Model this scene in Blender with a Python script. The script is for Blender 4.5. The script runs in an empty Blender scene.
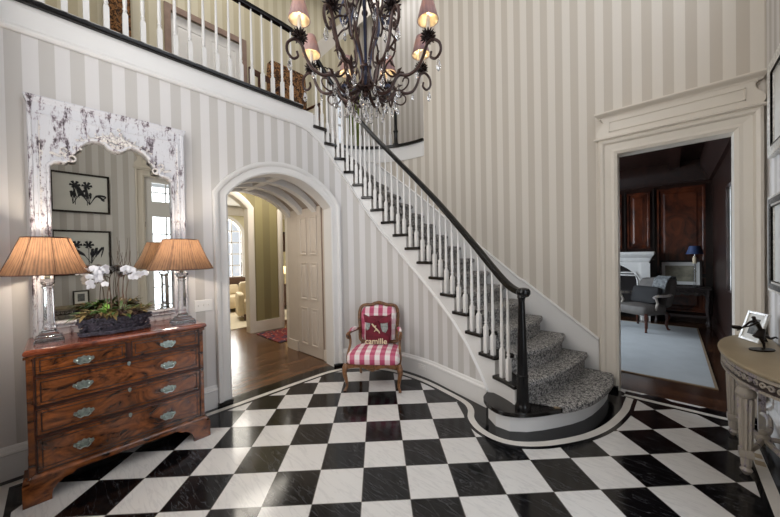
import bpy, bmesh, math, random
from mathutils import Vector, Matrix, noise
random.seed(7)
SC = bpy.context.scene
COL = SC.collection
PI = math.pi
def sin(a): return math.sin(a)
def cos(a): return math.cos(a)

# ------------------------------------------------------------------ materials
class Nt:
    def __init__(s, name):
        s.m = bpy.data.materials.new(name); s.m.use_nodes = True
        s.t = s.m.node_tree; s.b = s.t.nodes['Principled BSDF']
        s._tc = None
    def n(s, typ, **kw):
        x = s.t.nodes.new(typ)
        for k, v in kw.items(): setattr(x, k, v)
        return x
    def l(s, a, b): s.t.links.new(a, b)
    def put(s, sock, v):
        if hasattr(v, 'links') or hasattr(v, 'is_linked'): s.l(v, sock)
        elif isinstance(v, (tuple, list)) and len(v) == 3 and sock.type == 'RGBA': sock.default_value = (*v, 1)
        else: sock.default_value = v
    def tc(s, w='Object'):
        if s._tc is None: s._tc = s.n('ShaderNodeTexCoord')
        return s._tc.outputs[w]
    def math(s, op, a, b=0.0, c=None):
        x = s.n('ShaderNodeMath', operation=op)
        s.put(x.inputs[0], a); s.put(x.inputs[1], b)
        if c is not None: s.put(x.inputs[2], c)
        return x.outputs[0]
    def dot(s, v, w):
        x = s.n('ShaderNodeVectorMath', operation='DOT_PRODUCT'); s.l(v, x.inputs[0]); x.inputs[1].default_value = w
        return x.outputs['Value']
    def map(s, v, scale=(1, 1, 1), rot=(0, 0, 0), loc=(0, 0, 0)):
        x = s.n('ShaderNodeMapping'); s.l(v, x.inputs[0])
        x.inputs['Scale'].default_value = scale; x.inputs['Rotation'].default_value = rot; x.inputs['Location'].default_value = loc
        return x.outputs[0]
    def noise(s, v, scale=5, detail=4, rough=.5, dist=0.0):
        x = s.n('ShaderNodeTexNoise'); s.l(v, x.inputs['Vector'])
        x.inputs['Scale'].default_value = scale; x.inputs['Detail'].default_value = detail
        x.inputs['Roughness'].default_value = rough; x.inputs['Distortion'].default_value = dist
        return x.outputs[0]
    def ramp(s, f, stops, interp='LINEAR'):
        x = s.n('ShaderNodeValToRGB'); s.l(f, x.inputs[0]); cr = x.color_ramp; cr.interpolation = interp
        while len(cr.elements) < len(stops): cr.elements.new(.5)
        for e, (p, c) in zip(cr.elements, stops):
            e.position = p; e.color = (*c, 1) if len(c) == 3 else c
        return x.outputs[0]
    def mix(s, f, a, b, mode='MIX'):
        x = s.n('ShaderNodeMix', data_type='RGBA', blend_type=mode)
        s.put(x.inputs[0], f); s.put(x.inputs[6], a); s.put(x.inputs[7], b)
        return x.outputs[2]
    def bump(s, h, strength=.3, dist=.01):
        x = s.n('ShaderNodeBump'); x.inputs['Strength'].default_value = strength; x.inputs['Distance'].default_value = dist
        s.l(h, x.inputs['Height']); s.l(x.outputs[0], s.b.inputs['Normal'])
    def out(s, color=None, rough=None, metal=None, **kw):
        if color is not None: s.put(s.b.inputs['Base Color'], color)
        if rough is not None: s.put(s.b.inputs['Roughness'], rough)
        if metal is not None: s.b.inputs['Metallic'].default_value = metal
        for k, v in kw.items(): s.put(s.b.inputs[k.replace('_', ' ')], v)
        return s.m
def hexc(h):
    h = h.lstrip('#'); r = [int(h[i:i+2], 16)/255 for i in (0, 2, 4)]
    return tuple(c/12.92 if c <= .04045 else ((c+.055)/1.055)**2.4 for c in r)
def simple(name, col, rough=.5, metal=0.0, var=.12, scale=9.0, bump=0.0, **kw):
    m = Nt(name)
    if isinstance(col, str): col = hexc(col)
    f = m.noise(m.tc(), scale, 3)
    a = tuple(max(0, c*(1-var)) for c in col); b = tuple(min(1, c*(1+var)) for c in col)
    c = m.ramp(f, [(.3, a), (.7, b)])
    if bump: m.bump(m.noise(m.tc(), scale*6, 3), bump, .004)
    return m.out(c, rough, metal, **kw)
def wood(name, dark, light, rough=.35, axis=(1, 1, 8), scale=3.0, burl=0.0, coat=0.0):
    m = Nt(name); dark, light = [hexc(c) if isinstance(c, str) else c for c in (dark, light)]
    v = m.map(m.tc(), axis)
    f = m.noise(v, scale, 6, .6, 1.2+burl)
    c = m.ramp(f, [(.33, dark), (.5, tuple((a+b)/2 for a, b in zip(dark, light))), (.68, light)])
    return m.out(c, rough, 0, Coat_Weight=coat, Coat_Roughness=.12)

# ------------------------------------------------------------------ mesh helpers
def NB(): return bmesh.new()
def box(bm, x0, x1, y0, y1, z0, z1):
    v = [bm.verts.new(p) for p in ((x0,y0,z0),(x1,y0,z0),(x1,y1,z0),(x0,y1,z0),(x0,y0,z1),(x1,y0,z1),(x1,y1,z1),(x0,y1,z1))]
    for f in ((0,3,2,1),(4,5,6,7),(0,1,5,4),(1,2,6,5),(2,3,7,6),(3,0,4,7)): bm.faces.new([v[i] for i in f])
    return v
def rotz(vs, a, c=(0, 0)):
    for v in vs:
        x, y = v.co.x-c[0], v.co.y-c[1]
        v.co.x = c[0]+x*cos(a)-y*sin(a); v.co.y = c[1]+x*sin(a)+y*cos(a)
def xf(vs, M):
    for v in vs: v.co = M @ v.co
def loft(bm, rings, cap=True, closed=True):
    R = [[bm.verts.new(p) for p in r] for r in rings]; n = len(R[0])
    for a, b in zip(R, R[1:]):
        for i in range(n if closed else n-1):
            j = (i+1) % n
            bm.faces.new((a[i], a[j], b[j], b[i]))
    if cap and closed:
        if n > 2: bm.faces.new(R[0][::-1]); bm.faces.new(R[-1])
    return [v for r in R for v in r]
def tube(bm, pts, r, seg=8, cap=True):
    pts = [Vector(p) for p in pts]; n = len(pts)
    rs = r if isinstance(r, (list, tuple)) else [r]*n
    up = None; rings = []
    for i, p in enumerate(pts):
        t = (pts[min(i+1, n-1)]-pts[max(i-1, 0)])
        t = t.normalized() if t.length > 1e-9 else Vector((0, 0, 1))
        if up is None: up = Vector((0, 0, 1)) if abs(t.z) < .9 else Vector((1, 0, 0))
        x = t.cross(up)
        if x.length < 1e-6: x = t.cross(Vector((0, 1, .1)))
        x.normalize(); y = x.cross(t).normalized(); up = y
        rings.append([p+(x*cos(2*PI*k/seg)+y*sin(2*PI*k/seg))*rs[i] for k in range(seg)])
    return loft(bm, rings, cap)
def lathe(bm, prof, seg=16, c=(0, 0, 0), sx=1.0, sy=1.0):
    rings = [[(c[0]+max(r, 1e-4)*cos(2*PI*k/seg)*sx, c[1]+max(r, 1e-4)*sin(2*PI*k/seg)*sy, c[2]+z) for k in range(seg)] for r, z in prof]
    return loft(bm, rings)
def square_lathe(bm, prof, c=(0, 0, 0)):
    rings = [[(c[0]+r*a, c[1]+r*b, c[2]+z) for a, b in ((1,1),(-1,1),(-1,-1),(1,-1))] for r, z in prof]
    return loft(bm, rings)
def prism(bm, poly, z0, z1):
    a = [bm.verts.new((x, y, z0)) for x, y in poly]; b = [bm.verts.new((x, y, z1)) for x, y in poly]; n = len(poly)
    for i in range(n):
        j = (i+1) % n; bm.faces.new((a[i], a[j], b[j], b[i]))
    bm.faces.new(a[::-1]); bm.faces.new(b)
    return a+b
def sphere(bm, c, r, seg=10, rings=7, sc=(1, 1, 1)):
    P = []
    for i in range(rings+1):
        t = PI*i/rings
        P.append([(c[0]+r*sc[0]*max(sin(t), 1e-3)*cos(2*PI*k/seg), c[1]+r*sc[1]*max(sin(t), 1e-3)*sin(2*PI*k/seg), c[2]-r*sc[2]*cos(t)) for k in range(seg)])
    return loft(bm, P)
def catmull(K, n=8):
    K = [Vector(k) for k in K]; P = [2*K[0]-K[1]]+K+[2*K[-1]-K[-2]]; out = []
    for i in range(1, len(P)-2):
        p0, p1, p2, p3 = P[i-1:i+3]
        for k in range(n):
            t = k/n; out.append(.5*((2*p1)+(-p0+p2)*t+(2*p0-5*p1+4*p2-p3)*t*t+(-p0+3*p1-3*p2+p3)*t**3))
    out.append(P[-2]); return out
def interp(x, T):
    if x <= T[0][0]: return T[0][1]
    for (a, fa), (b, fb) in zip(T, T[1:]):
        if x <= b: return fa+(fb-fa)*(x-a)/max(b-a, 1e-9)
    return T[-1][1]
class Path:
    """a plan curve: arc length -> point and left-hand normal"""
    def __init__(s, pts):
        s.p = [Vector(p) for p in pts]; s.L = [0.0]
        for a, b in zip(s.p, s.p[1:]): s.L.append(s.L[-1]+(b-a).length)
        s.len = s.L[-1]
    def seg(s, l):
        lo, hi = 0, len(s.L)-2
        while lo < hi:
            m = (lo+hi+1)//2
            if s.L[m] <= l: lo = m
            else: hi = m-1
        return lo
    def at(s, l):
        i = s.seg(l); d = s.L[i+1]-s.L[i]; return s.p[i].lerp(s.p[i+1], (l-s.L[i])/d) if 0 <= l <= s.len else s.p[i]+(s.p[i+1]-s.p[i])*((l-s.L[i])/d)
    def tan(s, l):
        a = s.at(max(l-.03, 0)); b = s.at(min(l+.03, s.len)); t = (b-a); return t.normalized()
    def nor(s, l):
        t = s.tan(l); return Vector((-t.y, t.x))
    def off(s, l, o): return s.at(l)+s.nor(l)*o
def ribbon(bm, path, cols, o0, o1, uvoff=0.0):
    """solid wall along a path; cols = [(arc, zbot, ztop)], between offsets o0 and o1 (left +). uv = (arc+uvoff, z)"""
    uv = bm.loops.layers.uv.verify()
    R = []
    for l, a, b in cols:
        p, q = path.off(l, o0), path.off(l, o1)
        R.append(([bm.verts.new((p.x, p.y, a)), bm.verts.new((p.x, p.y, b)), bm.verts.new((q.x, q.y, b)), bm.verts.new((q.x, q.y, a))], l))
    def f(vs, us):
        try: F = bm.faces.new(vs)
        except ValueError: return
        for lp, u in zip(F.loops, us): lp[uv].uv = (u+uvoff, lp.vert.co.z)
    for (A, la), (B, lb) in zip(R, R[1:]):
        for i in range(4):
            j = (i+1) % 4; f((A[i], B[i], B[j], A[j]), (la, lb, lb, la))
    f(R[0][0][::-1], [R[0][1]]*4); f(R[-1][0], [R[-1][1]]*4)
def lin(a, b, step):
    n = max(1, round((b-a)/step)); return [a+(b-a)*i/n for i in range(n+1)]
def sweep(bm, path3, prof, side=None, cap=True):
    """sweep a closed 2D profile [(out, up)] along 3D points; out = horizontal left normal"""
    pts = [Vector(p) for p in path3]; n = len(pts); rings = []
    for i, p in enumerate(pts):
        t = pts[min(i+1, n-1)]-pts[max(i-1, 0)]; t.z = 0
        t = t.normalized() if t.length > 1e-6 else Vector((1, 0, 0))
        nn = Vector((-t.y, t.x, 0))
        rings.append([p+nn*o+Vector((0, 0, u)) for o, u in prof])
    return loft(bm, rings, cap)

def finish(bm, smooth=True, ang=35):
    bmesh.ops.recalc_face_normals(bm, faces=bm.faces)
    if smooth:
        for f in bm.faces: f.smooth = True
        lim = math.radians(ang)
        for e in bm.edges:
            if len(e.link_faces) == 2:
                if e.calc_face_angle(0) > lim: e.smooth = False
            else: e.smooth = False
def obj(name, bm, mat, parent=None, world=False, smooth=True, recalc=True, bevel=0.0):
    if world and parent is not None:
        M = parent_matrix(parent).inverted()
        for v in bm.verts: v.co = M @ v.co
    if recalc: finish(bm, smooth)
    me = bpy.data.meshes.new(name); bm.to_mesh(me); bm.free()
    o = bpy.data.objects.new(name, me); COL.objects.link(o)
    if mat: me.materials.append(mat)
    if parent is not None: o.parent = parent
    if bevel:
        b = o.modifiers.new('bevel', 'BEVEL'); b.width = bevel; b.segments = 2; b.limit_method = 'ANGLE'
    return o
def parent_matrix(o):
    M = Matrix.LocRotScale(o.location, o.rotation_euler, o.scale)
    return parent_matrix(o.parent) @ M if o.parent else M
def thing(name, label, cat, loc=(0, 0, 0), rz=0.0, group=None):
    o = bpy.data.objects.new(name, None); COL.objects.link(o); o.empty_display_size = .1
    o.location = loc; o.rotation_euler = (0, 0, rz); o['label'] = label; o['category'] = cat
    if group: o['group'] = group
    return o
def tag(o, label, cat, group=None, kind=None):
    o['label'] = label; o['category'] = cat
    if group: o['group'] = group
    if kind: o['kind'] = kind
    return o
def struct(name, bm, mat, **kw):
    o = obj(name, bm, mat, **kw); o['kind'] = 'structure'; return o
def copy_tree(o, parent=None):
    c = o.copy(); COL.objects.link(c); c.parent = parent
    for ch in list(o.children): copy_tree(ch, c)
    return c
# ------------------------------------------------------------------ materials of the place
def stripes(name, light, dark, period=.1625, phase=.105, duty=.5, rough=.6):
    m = Nt(name); u = m.n('ShaderNodeUVMap').outputs[0]
    x = m.n('ShaderNodeSeparateXYZ'); m.l(u, x.inputs[0])
    s = m.math('FRACT', m.math('DIVIDE', m.math('SUBTRACT', x.outputs[0], phase-50*period), period))
    k = m.math('LESS_THAN', s, duty)
    n = m.noise(m.map(u, (1, .25, 1)), 60, 2)
    c = m.mix(k, hexc(light), hexc(dark))
    c = m.mix(m.math('MULTIPLY', n, .12), c, (.9, .88, .85), 'MULTIPLY')
    return m.out(c, rough)
M = {}
M['paper'] = stripes('striped_wallpaper', '#d6d3d2', '#c0bcb8', phase=.105)
M['paper_far'] = stripes('striped_wallpaper_far', '#d8d1c7', '#c3baae', phase=.091)  # same paper tinted warmer, the light's warm cast put into the colour
M['paper_tan'] = stripes('striped_wallpaper_tan', '#cfc7b0', '#bfb59a', period=.2, phase=0)
M['paint'] = simple('white_trim_paint', '#dedcda', .35, var=.02, scale=2)
M['paint_cream'] = simple('cream_trim_paint', '#dbd3c7', .35, var=.02, scale=2)
M['black_paint'] = simple('black_lacquer', '#0a090a', .24, var=.2, Specular_IOR_Level=.35)
M['tread'] = simple('ebony_stained_wood', '#15110f', .18, var=.25, scale=14)
M['ceil'] = simple('ceiling_paint', '#d9d7d2', .8, var=.02)

def marble_floor():
    m = Nt('checkered_marble'); P = m.n('ShaderNodeNewGeometry').outputs['Position']
    T = .305; k = 1/(T*math.sqrt(2))
    i = m.math('ADD', m.dot(P, (k, k, 0)), .4114); j = m.math('ADD', m.dot(P, (-k, k, 0)), -6.1932)
    fi, fj = m.math('FLOOR', i), m.math('FLOOR', j)
    par = m.math('FLOORED_MODULO', m.math('ADD', fi, fj), 2.0)
    # per tile number
    cx = m.n('ShaderNodeCombineXYZ'); m.l(fi, cx.inputs[0]); m.l(fj, cx.inputs[1])
    wn = m.n('ShaderNodeTexWhiteNoise', noise_dimensions='3D'); m.l(cx.outputs[0], wn.inputs[0])
    # veins run differently on each tile
    off = m.n('ShaderNodeVectorMath', operation='MULTIPLY_ADD'); m.l(wn.outputs[1], off.inputs[0]); off.inputs[1].default_value = (7, 7, 7); m.l(P, off.inputs[2])
    v = m.map(off.outputs[0], (2.2, 13, 1), (0, 0, .42))
    n = m.noise(v, 1.5, 5, .55, .6)
    veinw = m.ramp(n, [(.46, (1, 1, 1)), (.5, (.88, .88, .89)), (.54, (1, 1, 1))])
    veinb = m.ramp(n, [(.48, (.0, .0, .0)), (.5, (.12, .12, .13)), (.515, (0, 0, 0))])
    w = m.mix(m.math('MULTIPLY', wn.outputs[0], .18), hexc('#d0cecc'), hexc('#bab4ae'))
    w = m.mix(1.0, w, veinw, 'MULTIPLY')
    b = m.mix(.35, hexc('#0b0b0d'), veinb, 'ADD')
    c = m.mix(par, b, w)
    e = m.math('LESS_THAN', m.math('MINIMUM', m.math('PINGPONG', i, .5), m.math('PINGPONG', j, .5)), .008)
    c = m.mix(e, c, hexc('#6b6763'))
    r = m.math('ADD', m.math('MULTIPLY', n, .12), .07)
    return m.out(c, r, 0, Specular_IOR_Level=.45)
M['marble'] = marble_floor()
M['border_black'] = simple('black_marble_border', '#0c0c0e', .12, var=.3, scale=5)
M['border_white'] = simple('white_marble_border', '#cfcbc5', .15, var=.05, scale=5)
M['border_tan'] = simple('tan_marble_inset', '#a3937b', .2, var=.1)
def planks(name, dark, light, ang=0.0, rough=.2):
    m = Nt(name); P = m.map(m.n('ShaderNodeNewGeometry').outputs['Position'], rot=(0, 0, ang))
    b = m.n('ShaderNodeTexBrick'); m.l(P, b.inputs['Vector'])
    b.inputs['Scale'].default_value = 1; b.inputs['Brick Width'].default_value = 1.4; b.inputs['Row Height'].default_value = .085
    b.inputs['Mortar Size'].default_value = .002; b.inputs['Bias'].default_value = 0
    b.inputs['Color1'].default_value = (*hexc(dark), 1); b.inputs['Color2'].default_value = (*hexc(light), 1); b.inputs['Mortar'].default_value = (.01, .006, .004, 1)
    g = m.ramp(m.noise(m.map(P, (2, 22, 1)), 3, 5), [(.3, (.6, .6, .6)), (.7, (1.25, 1.25, 1.25))])
    return m.out(m.mix(1, b.outputs[0], g, 'MULTIPLY'), rough, 0)
M['oak'] = planks('hall_wood_floor', '#4b3323', '#6d4c34', PI/2, .2)
M['oak_lib'] = planks('library_wood_floor', '#33211a', '#553827', 0, .16)
M['walnut'] = wood('burr_walnut', '#160704', '#935226', .2, (1, 1.8, 3.2), 2.4, 1.6, .5)
M['walnut_top'] = wood('polished_walnut_top', '#4d1f10', '#8c4527', .14, (6, 2, 1), 3, .8, .6)
M['walnut_dark'] = wood('dark_walnut', '#25100a', '#572a18', .3, (2, 2, 2), 6)
M['pewter'] = simple('tarnished_silver', '#a9b3ad', .35, 1.0, .3, 60)
M['silver'] = simple('silver_leaf', '#dad9d5', .35, .1, .25, 40)
M['inlay'] = simple('inlay_line', '#1c0b06', .4)
M['mirror'] = simple('mirror_silvering', '#d5d5cf', .01, 1.0, 0)
def distressed(name, base, dark, sc=(5, 5, 1.2)):
    m = Nt(name); v = m.map(m.tc(), sc)
    n = m.noise(v, 4.5, 8, .72, .4); n2 = m.noise(m.tc(), 34, 4, .7)
    f = m.math('ADD', m.math('MULTIPLY', n, .75), m.math('MULTIPLY', n2, .25))
    c = m.ramp(f, [(.395, hexc(dark)), (.44, hexc('#968d95')), (.485, hexc(base)), (1, hexc(base))])
    m.bump(f, .6, .006)
    return m.out(c, .6)
M['distress'] = distressed('chipped_white_paint', '#cdcdd2', '#3d3338')
M['distress_carve'] = distressed('worn_white_carving', '#d6d1cd', '#3f3438', (14, 14, 14))
M['distress_bead'] = distressed('chipped_cream_paint', '#d9d2c4', '#6f6050', (3, 3, 3))
def glass(name, col=(1, 1, 1), rough=0.0, ior=1.45):
    m = Nt(name); return m.out(tuple(col), rough, 0, Transmission_Weight=1.0, IOR=ior)
M['crystal'] = Nt('crystal').out((.93, .93, .95), .04, 0, Transmission_Weight=.92, IOR=1.45)
def pane_mat():
    m = Nt('window_glass'); t = m.n('ShaderNodeBsdfTransparent'); g = m.n('ShaderNodeBsdfGlossy'); g.inputs['Roughness'].default_value = .02
    mx = m.n('ShaderNodeMixShader'); mx.inputs[0].default_value = .06; m.l(t.outputs[0], mx.inputs[1]); m.l(g.outputs[0], mx.inputs[2])
    m.l(mx.outputs[0], m.t.nodes['Material Output'].inputs[0]); return m.m
M['pane'] = pane_mat()
def shade(name, col, col2, n=60, em=0.0):
    m = Nt(name); s = m.n('ShaderNodeSeparateXYZ'); m.l(m.tc(), s.inputs[0])
    a = m.math('ARCTAN2', s.outputs[1], s.outputs[0])
    w = m.math('SINE', m.math('MULTIPLY', a, n))
    k = m.noise(m.map(m.tc(), (9, 9, .5)), 6, 3)
    c = m.mix(m.math('ADD', m.math('MULTIPLY', w, .22), k), hexc(col), hexc(col2))
    m.out(c, .7)
    tr = m.n('ShaderNodeBsdfTranslucent'); m.l(c, tr.inputs[0])
    mx = m.n('ShaderNodeMixShader'); mx.inputs[0].default_value = .45
    m.l(m.b.outputs[0], mx.inputs[1]); m.l(tr.outputs[0], mx.inputs[2])
    m.l(mx.outputs[0], m.t.nodes['Material Output'].inputs[0])
    return m.m
M['shade'] = shade('pleated_copper_silk', '#4e3a2e', '#87684f', 70)
M['shade_chand'] = shade('pink_silk_shade', '#cbb2b2', '#87707c', 8)
M['shade_in'] = shade('cream_shade', '#f0e2c4', '#e6d2ac', 4)
def emit(name, col, s):
    m = Nt(name); m.b.inputs['Emission Color'].default_value = (*hexc(col), 1); m.b.inputs['Emission Strength'].default_value = s
    return m.out(hexc(col), .5)
M['bulb'] = emit('lit_bulb', '#ffd9a0', 12)
M['iron'] = simple('wrought_iron', '#38241f', .38, .35, .4, 12)
M['iron_blue_lit'] = simple('iron_bluish_daylight', '#33384f', .3, .5, .3, 12)  # same iron with bluish daylight put into its colour
M['rosette'] = simple('dark_bronze_rosette', '#1d0f0c', .4, .5, .4, 40)
M['candle'] = simple('candle_sleeve', '#e5ddd0', .5, var=.04)
def leopard(name, bg, a, b, sc=34):
    m = Nt(name); v = m.n('ShaderNodeUVMap').outputs[0]
    n = m.noise(m.tc(), sc, 3, .7, .9); n2 = m.noise(m.tc(), sc*2.6, 2, .6)
    c = m.ramp(n, [(.40, hexc(b)), (.475, hexc(b)), (.495, hexc(a)), (.53, hexc(bg)), (.60, hexc(bg)), (.63, hexc(b))])
    c = m.mix(.25, c, m.ramp(n2, [(.4, hexc(b)), (.6, hexc(bg))]))
    m.bump(n2, .5, .004)
    return m.out(c, .95)
M['leopard'] = leopard('leopard_carpet', '#bdb9b4', '#5c5b60', '#0c0c11', 48)
M['leopard2'] = leopard('leopard_cloth', '#a5764a', '#6b4426', '#1c100a', 16)
def check_fabric():
    m = Nt('pink_buffalo_check'); u = m.n('ShaderNodeUVMap').outputs[0]; s = m.n('ShaderNodeSeparateXYZ'); m.l(u, s.inputs[0])
    def band(c, p): return m.math('LESS_THAN', m.math('FRACT', m.math('DIVIDE', m.math('ADD', c, 10*p), p)), .5)
    a = band(s.outputs[0], .115); b = band(s.outputs[1], .13)
    k = m.math('ADD', m.math('MULTIPLY', a, .72), m.math('MULTIPLY', b, .28))
    c = m.ramp(k, [(0, hexc('#e9dfdc')), (.28, hexc('#e3c2c8')), (.72, hexc('#c46c84')), (1, hexc('#b24a69'))])
    m.bump(m.noise(m.tc(), 300, 1), .15, .001)
    return m.out(c, .85)
M['check'] = check_fabric()
M['chair_wood'] = wood('carved_fruitwood', '#3c2413', '#8b5f3a', .4, (2, 2, 2), 8)
M['red'] = simple('dark_red_velvet', '#6a1528', .8, var=.3, scale=14)
M['teal'] = simple('grey_green_brocade', '#8f9490', .8, var=.35, scale=40)
M['ivory'] = simple('ivory_embroidery', '#e0cfae', .7)
M['grey_wood'] = distressed('grey_washed_carved_wood', '#a39a8e', '#4a423c', (3, 3, 1))
M['stone_top'] = simple('taupe_console_top', '#a3947b', .4, var=.1, scale=4)
M['bronze'] = simple('dark_bronze', '#1f1713', .35, .5, .3)
M['paper_print'] = simple('print_paper', '#dcdcd8', .6, var=.02)
M['ink'] = simple('dark_ink', '#2b2d33', .7)
M['frame_black'] = simple('dark_frame', '#2a2421', .35, .2, .3, 30)
M['mahog'] = wood('mahogany_panelling', '#220d08', '#62301b', .3, (1.3, 1.3, .8), 2.5, .8, .3)
M['mahog_dark'] = wood('dark_mahogany_rails', '#130a07', '#2c1710', .35, (2, 2, 1), 4)
M['carpet_lib'] = simple('pale_blue_grey_carpet', '#b3b8ba', .95, var=.05, scale=4, bump=.2)
M['carpet_edge'] = simple('carpet_binding', '#8f7b62', .9)
M['stone'] = simple('white_carved_stone', '#d5d3cf', .5, var=.05)
M['soot'] = simple('firebox_soot', '#171110', .9)
M['grey_uph'] = simple('grey_velvet', '#57524e', .7, var=.15)
M['grey_throw'] = simple('grey_throw', '#6c6f70', .9, var=.5, scale=30)
M['black_cloth'] = simple('black_velvet', '#0e0d0f', .8)
M['dark_carved'] = simple('dark_carved_wood', '#3b3230', .4, var=.45, scale=50)
M['blue_shade'] = simple('navy_shade', '#2c3f66', .5, var=.1)
M['leaf'] = simple('orchid_leaf', '#3d5c26', .4, var=.4, scale=20)
M['leaf_b'] = simple('bronze_leaf', '#6b5a34', .55, var=.5, scale=25)
M['leaf_light'] = simple('fresh_leaf', '#6a9440', .45, var=.3, scale=20)
M['petal'] = simple('white_petal', '#f0eef2', .5, var=.03)
M['vine'] = simple('dark_vine_basket', '#38343f', .65, var=.9, scale=70)  # bluish tint in the colour stands for reflected light
M['vine_brown'] = simple('brown_basket_floral', '#4a3630', .8, var=.7, scale=60)
M['branch'] = simple('branch_bark', '#5b4538', .8)
M['green_wall'] = stripes('green_glazed_wall', '#8b815a', '#7d7350', period=.3, phase=0)
M['green_flat'] = simple('green_painted_wall', '#8b815c', .6, var=.05)
M['cream_wall'] = simple('cream_painted_wall', '#cfc8a8', .6, var=.03)
M['linen'] = simple('linen_upholstery', '#cdbda0', .85, var=.08)
M['brown_cloth'] = simple('brown_upholstery', '#4c3527', .8, var=.2)
M['cream_carpet'] = simple('cream_carpet', '#c9bda6', .95, var=.05)
M['green_curtain'] = simple('olive_curtain', '#6f7a3a', .8, var=.2, scale=4)
M['brown_trim'] = simple('brown_stained_trim', '#8d7568', .5)
M['taupe'] = simple('taupe_vault_paint', '#a89c90', .6, var=.04)
M['passage'] = simple('warm_grey_passage_paint', '#c8bdb1', .45, var=.02)
M['pattern_band'] = simple('dark_speckled_band', '#5a5c5e', .4, .3, .95, 60)
M['plate'] = simple('switch_plate_plastic', '#e6e4e1', .35, var=.01)
M['hedge'] = simple('hedge_leaves', '#6f8a58', .8, var=.6, scale=40)
def rug_mat():
    m = Nt('red_oriental_rug'); v = m.n('ShaderNodeTexVoronoi'); m.l(m.tc(), v.inputs['Vector']); v.inputs['Scale'].default_value = 14
    c = m.ramp(v.outputs[0], [(.15, hexc('#c9b49a')), (.25, hexc('#7d2a28')), (.5, hexc('#8e3330')), (.7, hexc('#2b2d46'))])
    return m.out(c, .95)
M['rug'] = rug_mat()
# ------------------------------------------------------------------ plan curves
KIN = [(-.95,2.68),(-1.18,2.80),(-1.45,2.88),(-1.8,2.97),(-2.2,3.07),(-2.6,3.09),(-2.97,3.0),(-3.22,2.86),(-3.40,2.66),(-3.446,2.4),(-3.446,2.12)]
inner = Path([Vector((p[0], p[1])) for p in catmull([(a, b, 0) for a, b in KIN], 12)] + [Vector((-3.446, 1.9))])
A0 = inner.len-.22                                   # arc at Y = 2.12
inner_rev = Path([Vector((-3.446, -.42))] + [p.copy() for p in reversed(inner.p[:-1])])
LW = inner_rev.len                                    # l = LW - a
def lw(a): return LW-a
OUT = [Vector((.6, 4.136)), Vector((-3.05, 4.136))] + [Vector((-3.05+1.236*cos(t), 2.9+1.236*sin(t))) for t in lin(PI/2, PI*1.02, .06)[1:]]
outer = Path(OUT)                                     # l = .6 - X on the straight part
RISE = .18; NT = 18; ZF = NT*RISE+RISE                # upper floor 3.42
# stringer lower edge, by arc from the newel
LOW = [(.28,.0),(.40,.13),(.50,.30),(.685,.56),(.9,.79),(1.19,1.02),(1.44,1.235),(1.683,1.45),(2.06,1.85),(2.239,2.09),(2.387,2.32),(2.53,2.55),(2.65,2.735),(2.80,2.93),(2.936,3.06),(3.10,3.16),(3.3,3.19),(9,3.19)]

# ------------------------------------------------------------------ floors
bm = NB(); box(bm, -3.50, .62, -.44, 4.20, -.12, 0)
struct('floor', bm, M['marble'], smooth=False)
bm = NB(); box(bm, -10.2, -3.50, -.6, 6.2, -.12, -.001); struct('floor.001', bm, M['oak'], smooth=False)
bm = NB(); box(bm, -3.6, .72, 4.20, 9.1, -.12, -.001); struct('floor.002', bm, M['oak_lib'], smooth=False)
bp = [(-3.34,-.30),(-3.34,.5),(-3.34,1.3),(-3.34,2.1),(-3.325,2.4),(-3.24,2.64),(-3.09,2.80),(-2.9,2.905),(-2.62,2.975),(-2.2,2.965),(-1.8,2.875),(-1.56,2.80),(-1.45,2.70),(-1.38,2.57),(-1.25,2.46),(-1.083,2.415),(-.935,2.45),(-.782,2.57),(-.643,2.744),(-.51,2.968),(-.409,3.252),(-.345,3.607),(-.335,3.82),(-.33,3.98)]
bpath = Path([Vector((p.x, p.y)) for p in catmull([(a, b, 0) for a, b in bp], 8)])
def band(name, o0, o1, mat, z, l0=0.0, l1=None, path=None):
    p = path or bpath; bm = NB(); l1 = p.len if l1 is None else l1
    R = []
    for l in lin(l0, l1, .04):
        a, b = p.off(l, o0), p.off(l, o1)
        R.append([(a.x, a.y, 0), (b.x, b.y, 0), (b.x, b.y, z), (a.x, a.y, z)])
    loft(bm, R); return struct(name, bm, mat, smooth=False)
band('trim_1', -.03, .20, M['border_black'], .0016)
band('trim_1.001', -.062, -.03, M['border_black'], .0014)
band('trim_2', -.03, .03, M['border_white'], .0022)
pr_ = Path([Vector((-.38, 4.03)), Vector((.475, 4.03))])
band('trim_1.002', -.025, .12, M['border_black'], .0012, path=pr_)
band('trim_2.001', -.028, .025, M['border_white'], .0026, path=pr_)
band('trim_1.003', -.06, -.028, M['border_black'], .0011, path=pr_)
pr_ = Path([Vector((.45, 4.055)), Vector((.45, -.30))])
band('trim_1.004', -.06, .16, M['border_black'], .0010, path=pr_)
band('trim_2.002', -.03, .03, M['border_white'], .0028, path=pr_)
for yy in (3.45, 3.34, 2.3, 2.2):
    bm = NB(); box(bm, .425, .475, yy-.035, yy+.035, 0, .0036); struct('trim_3', bm, M['border_tan'], smooth=False)
pr_ = Path([Vector((-3.37, -.28)), Vector((.48, -.28))])
band('trim_1.005', -.15, .06, M['border_black'], .0009, path=pr_)
band('trim_2.003', -.03, .03, M['border_white'], .0030, path=pr_)

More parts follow.
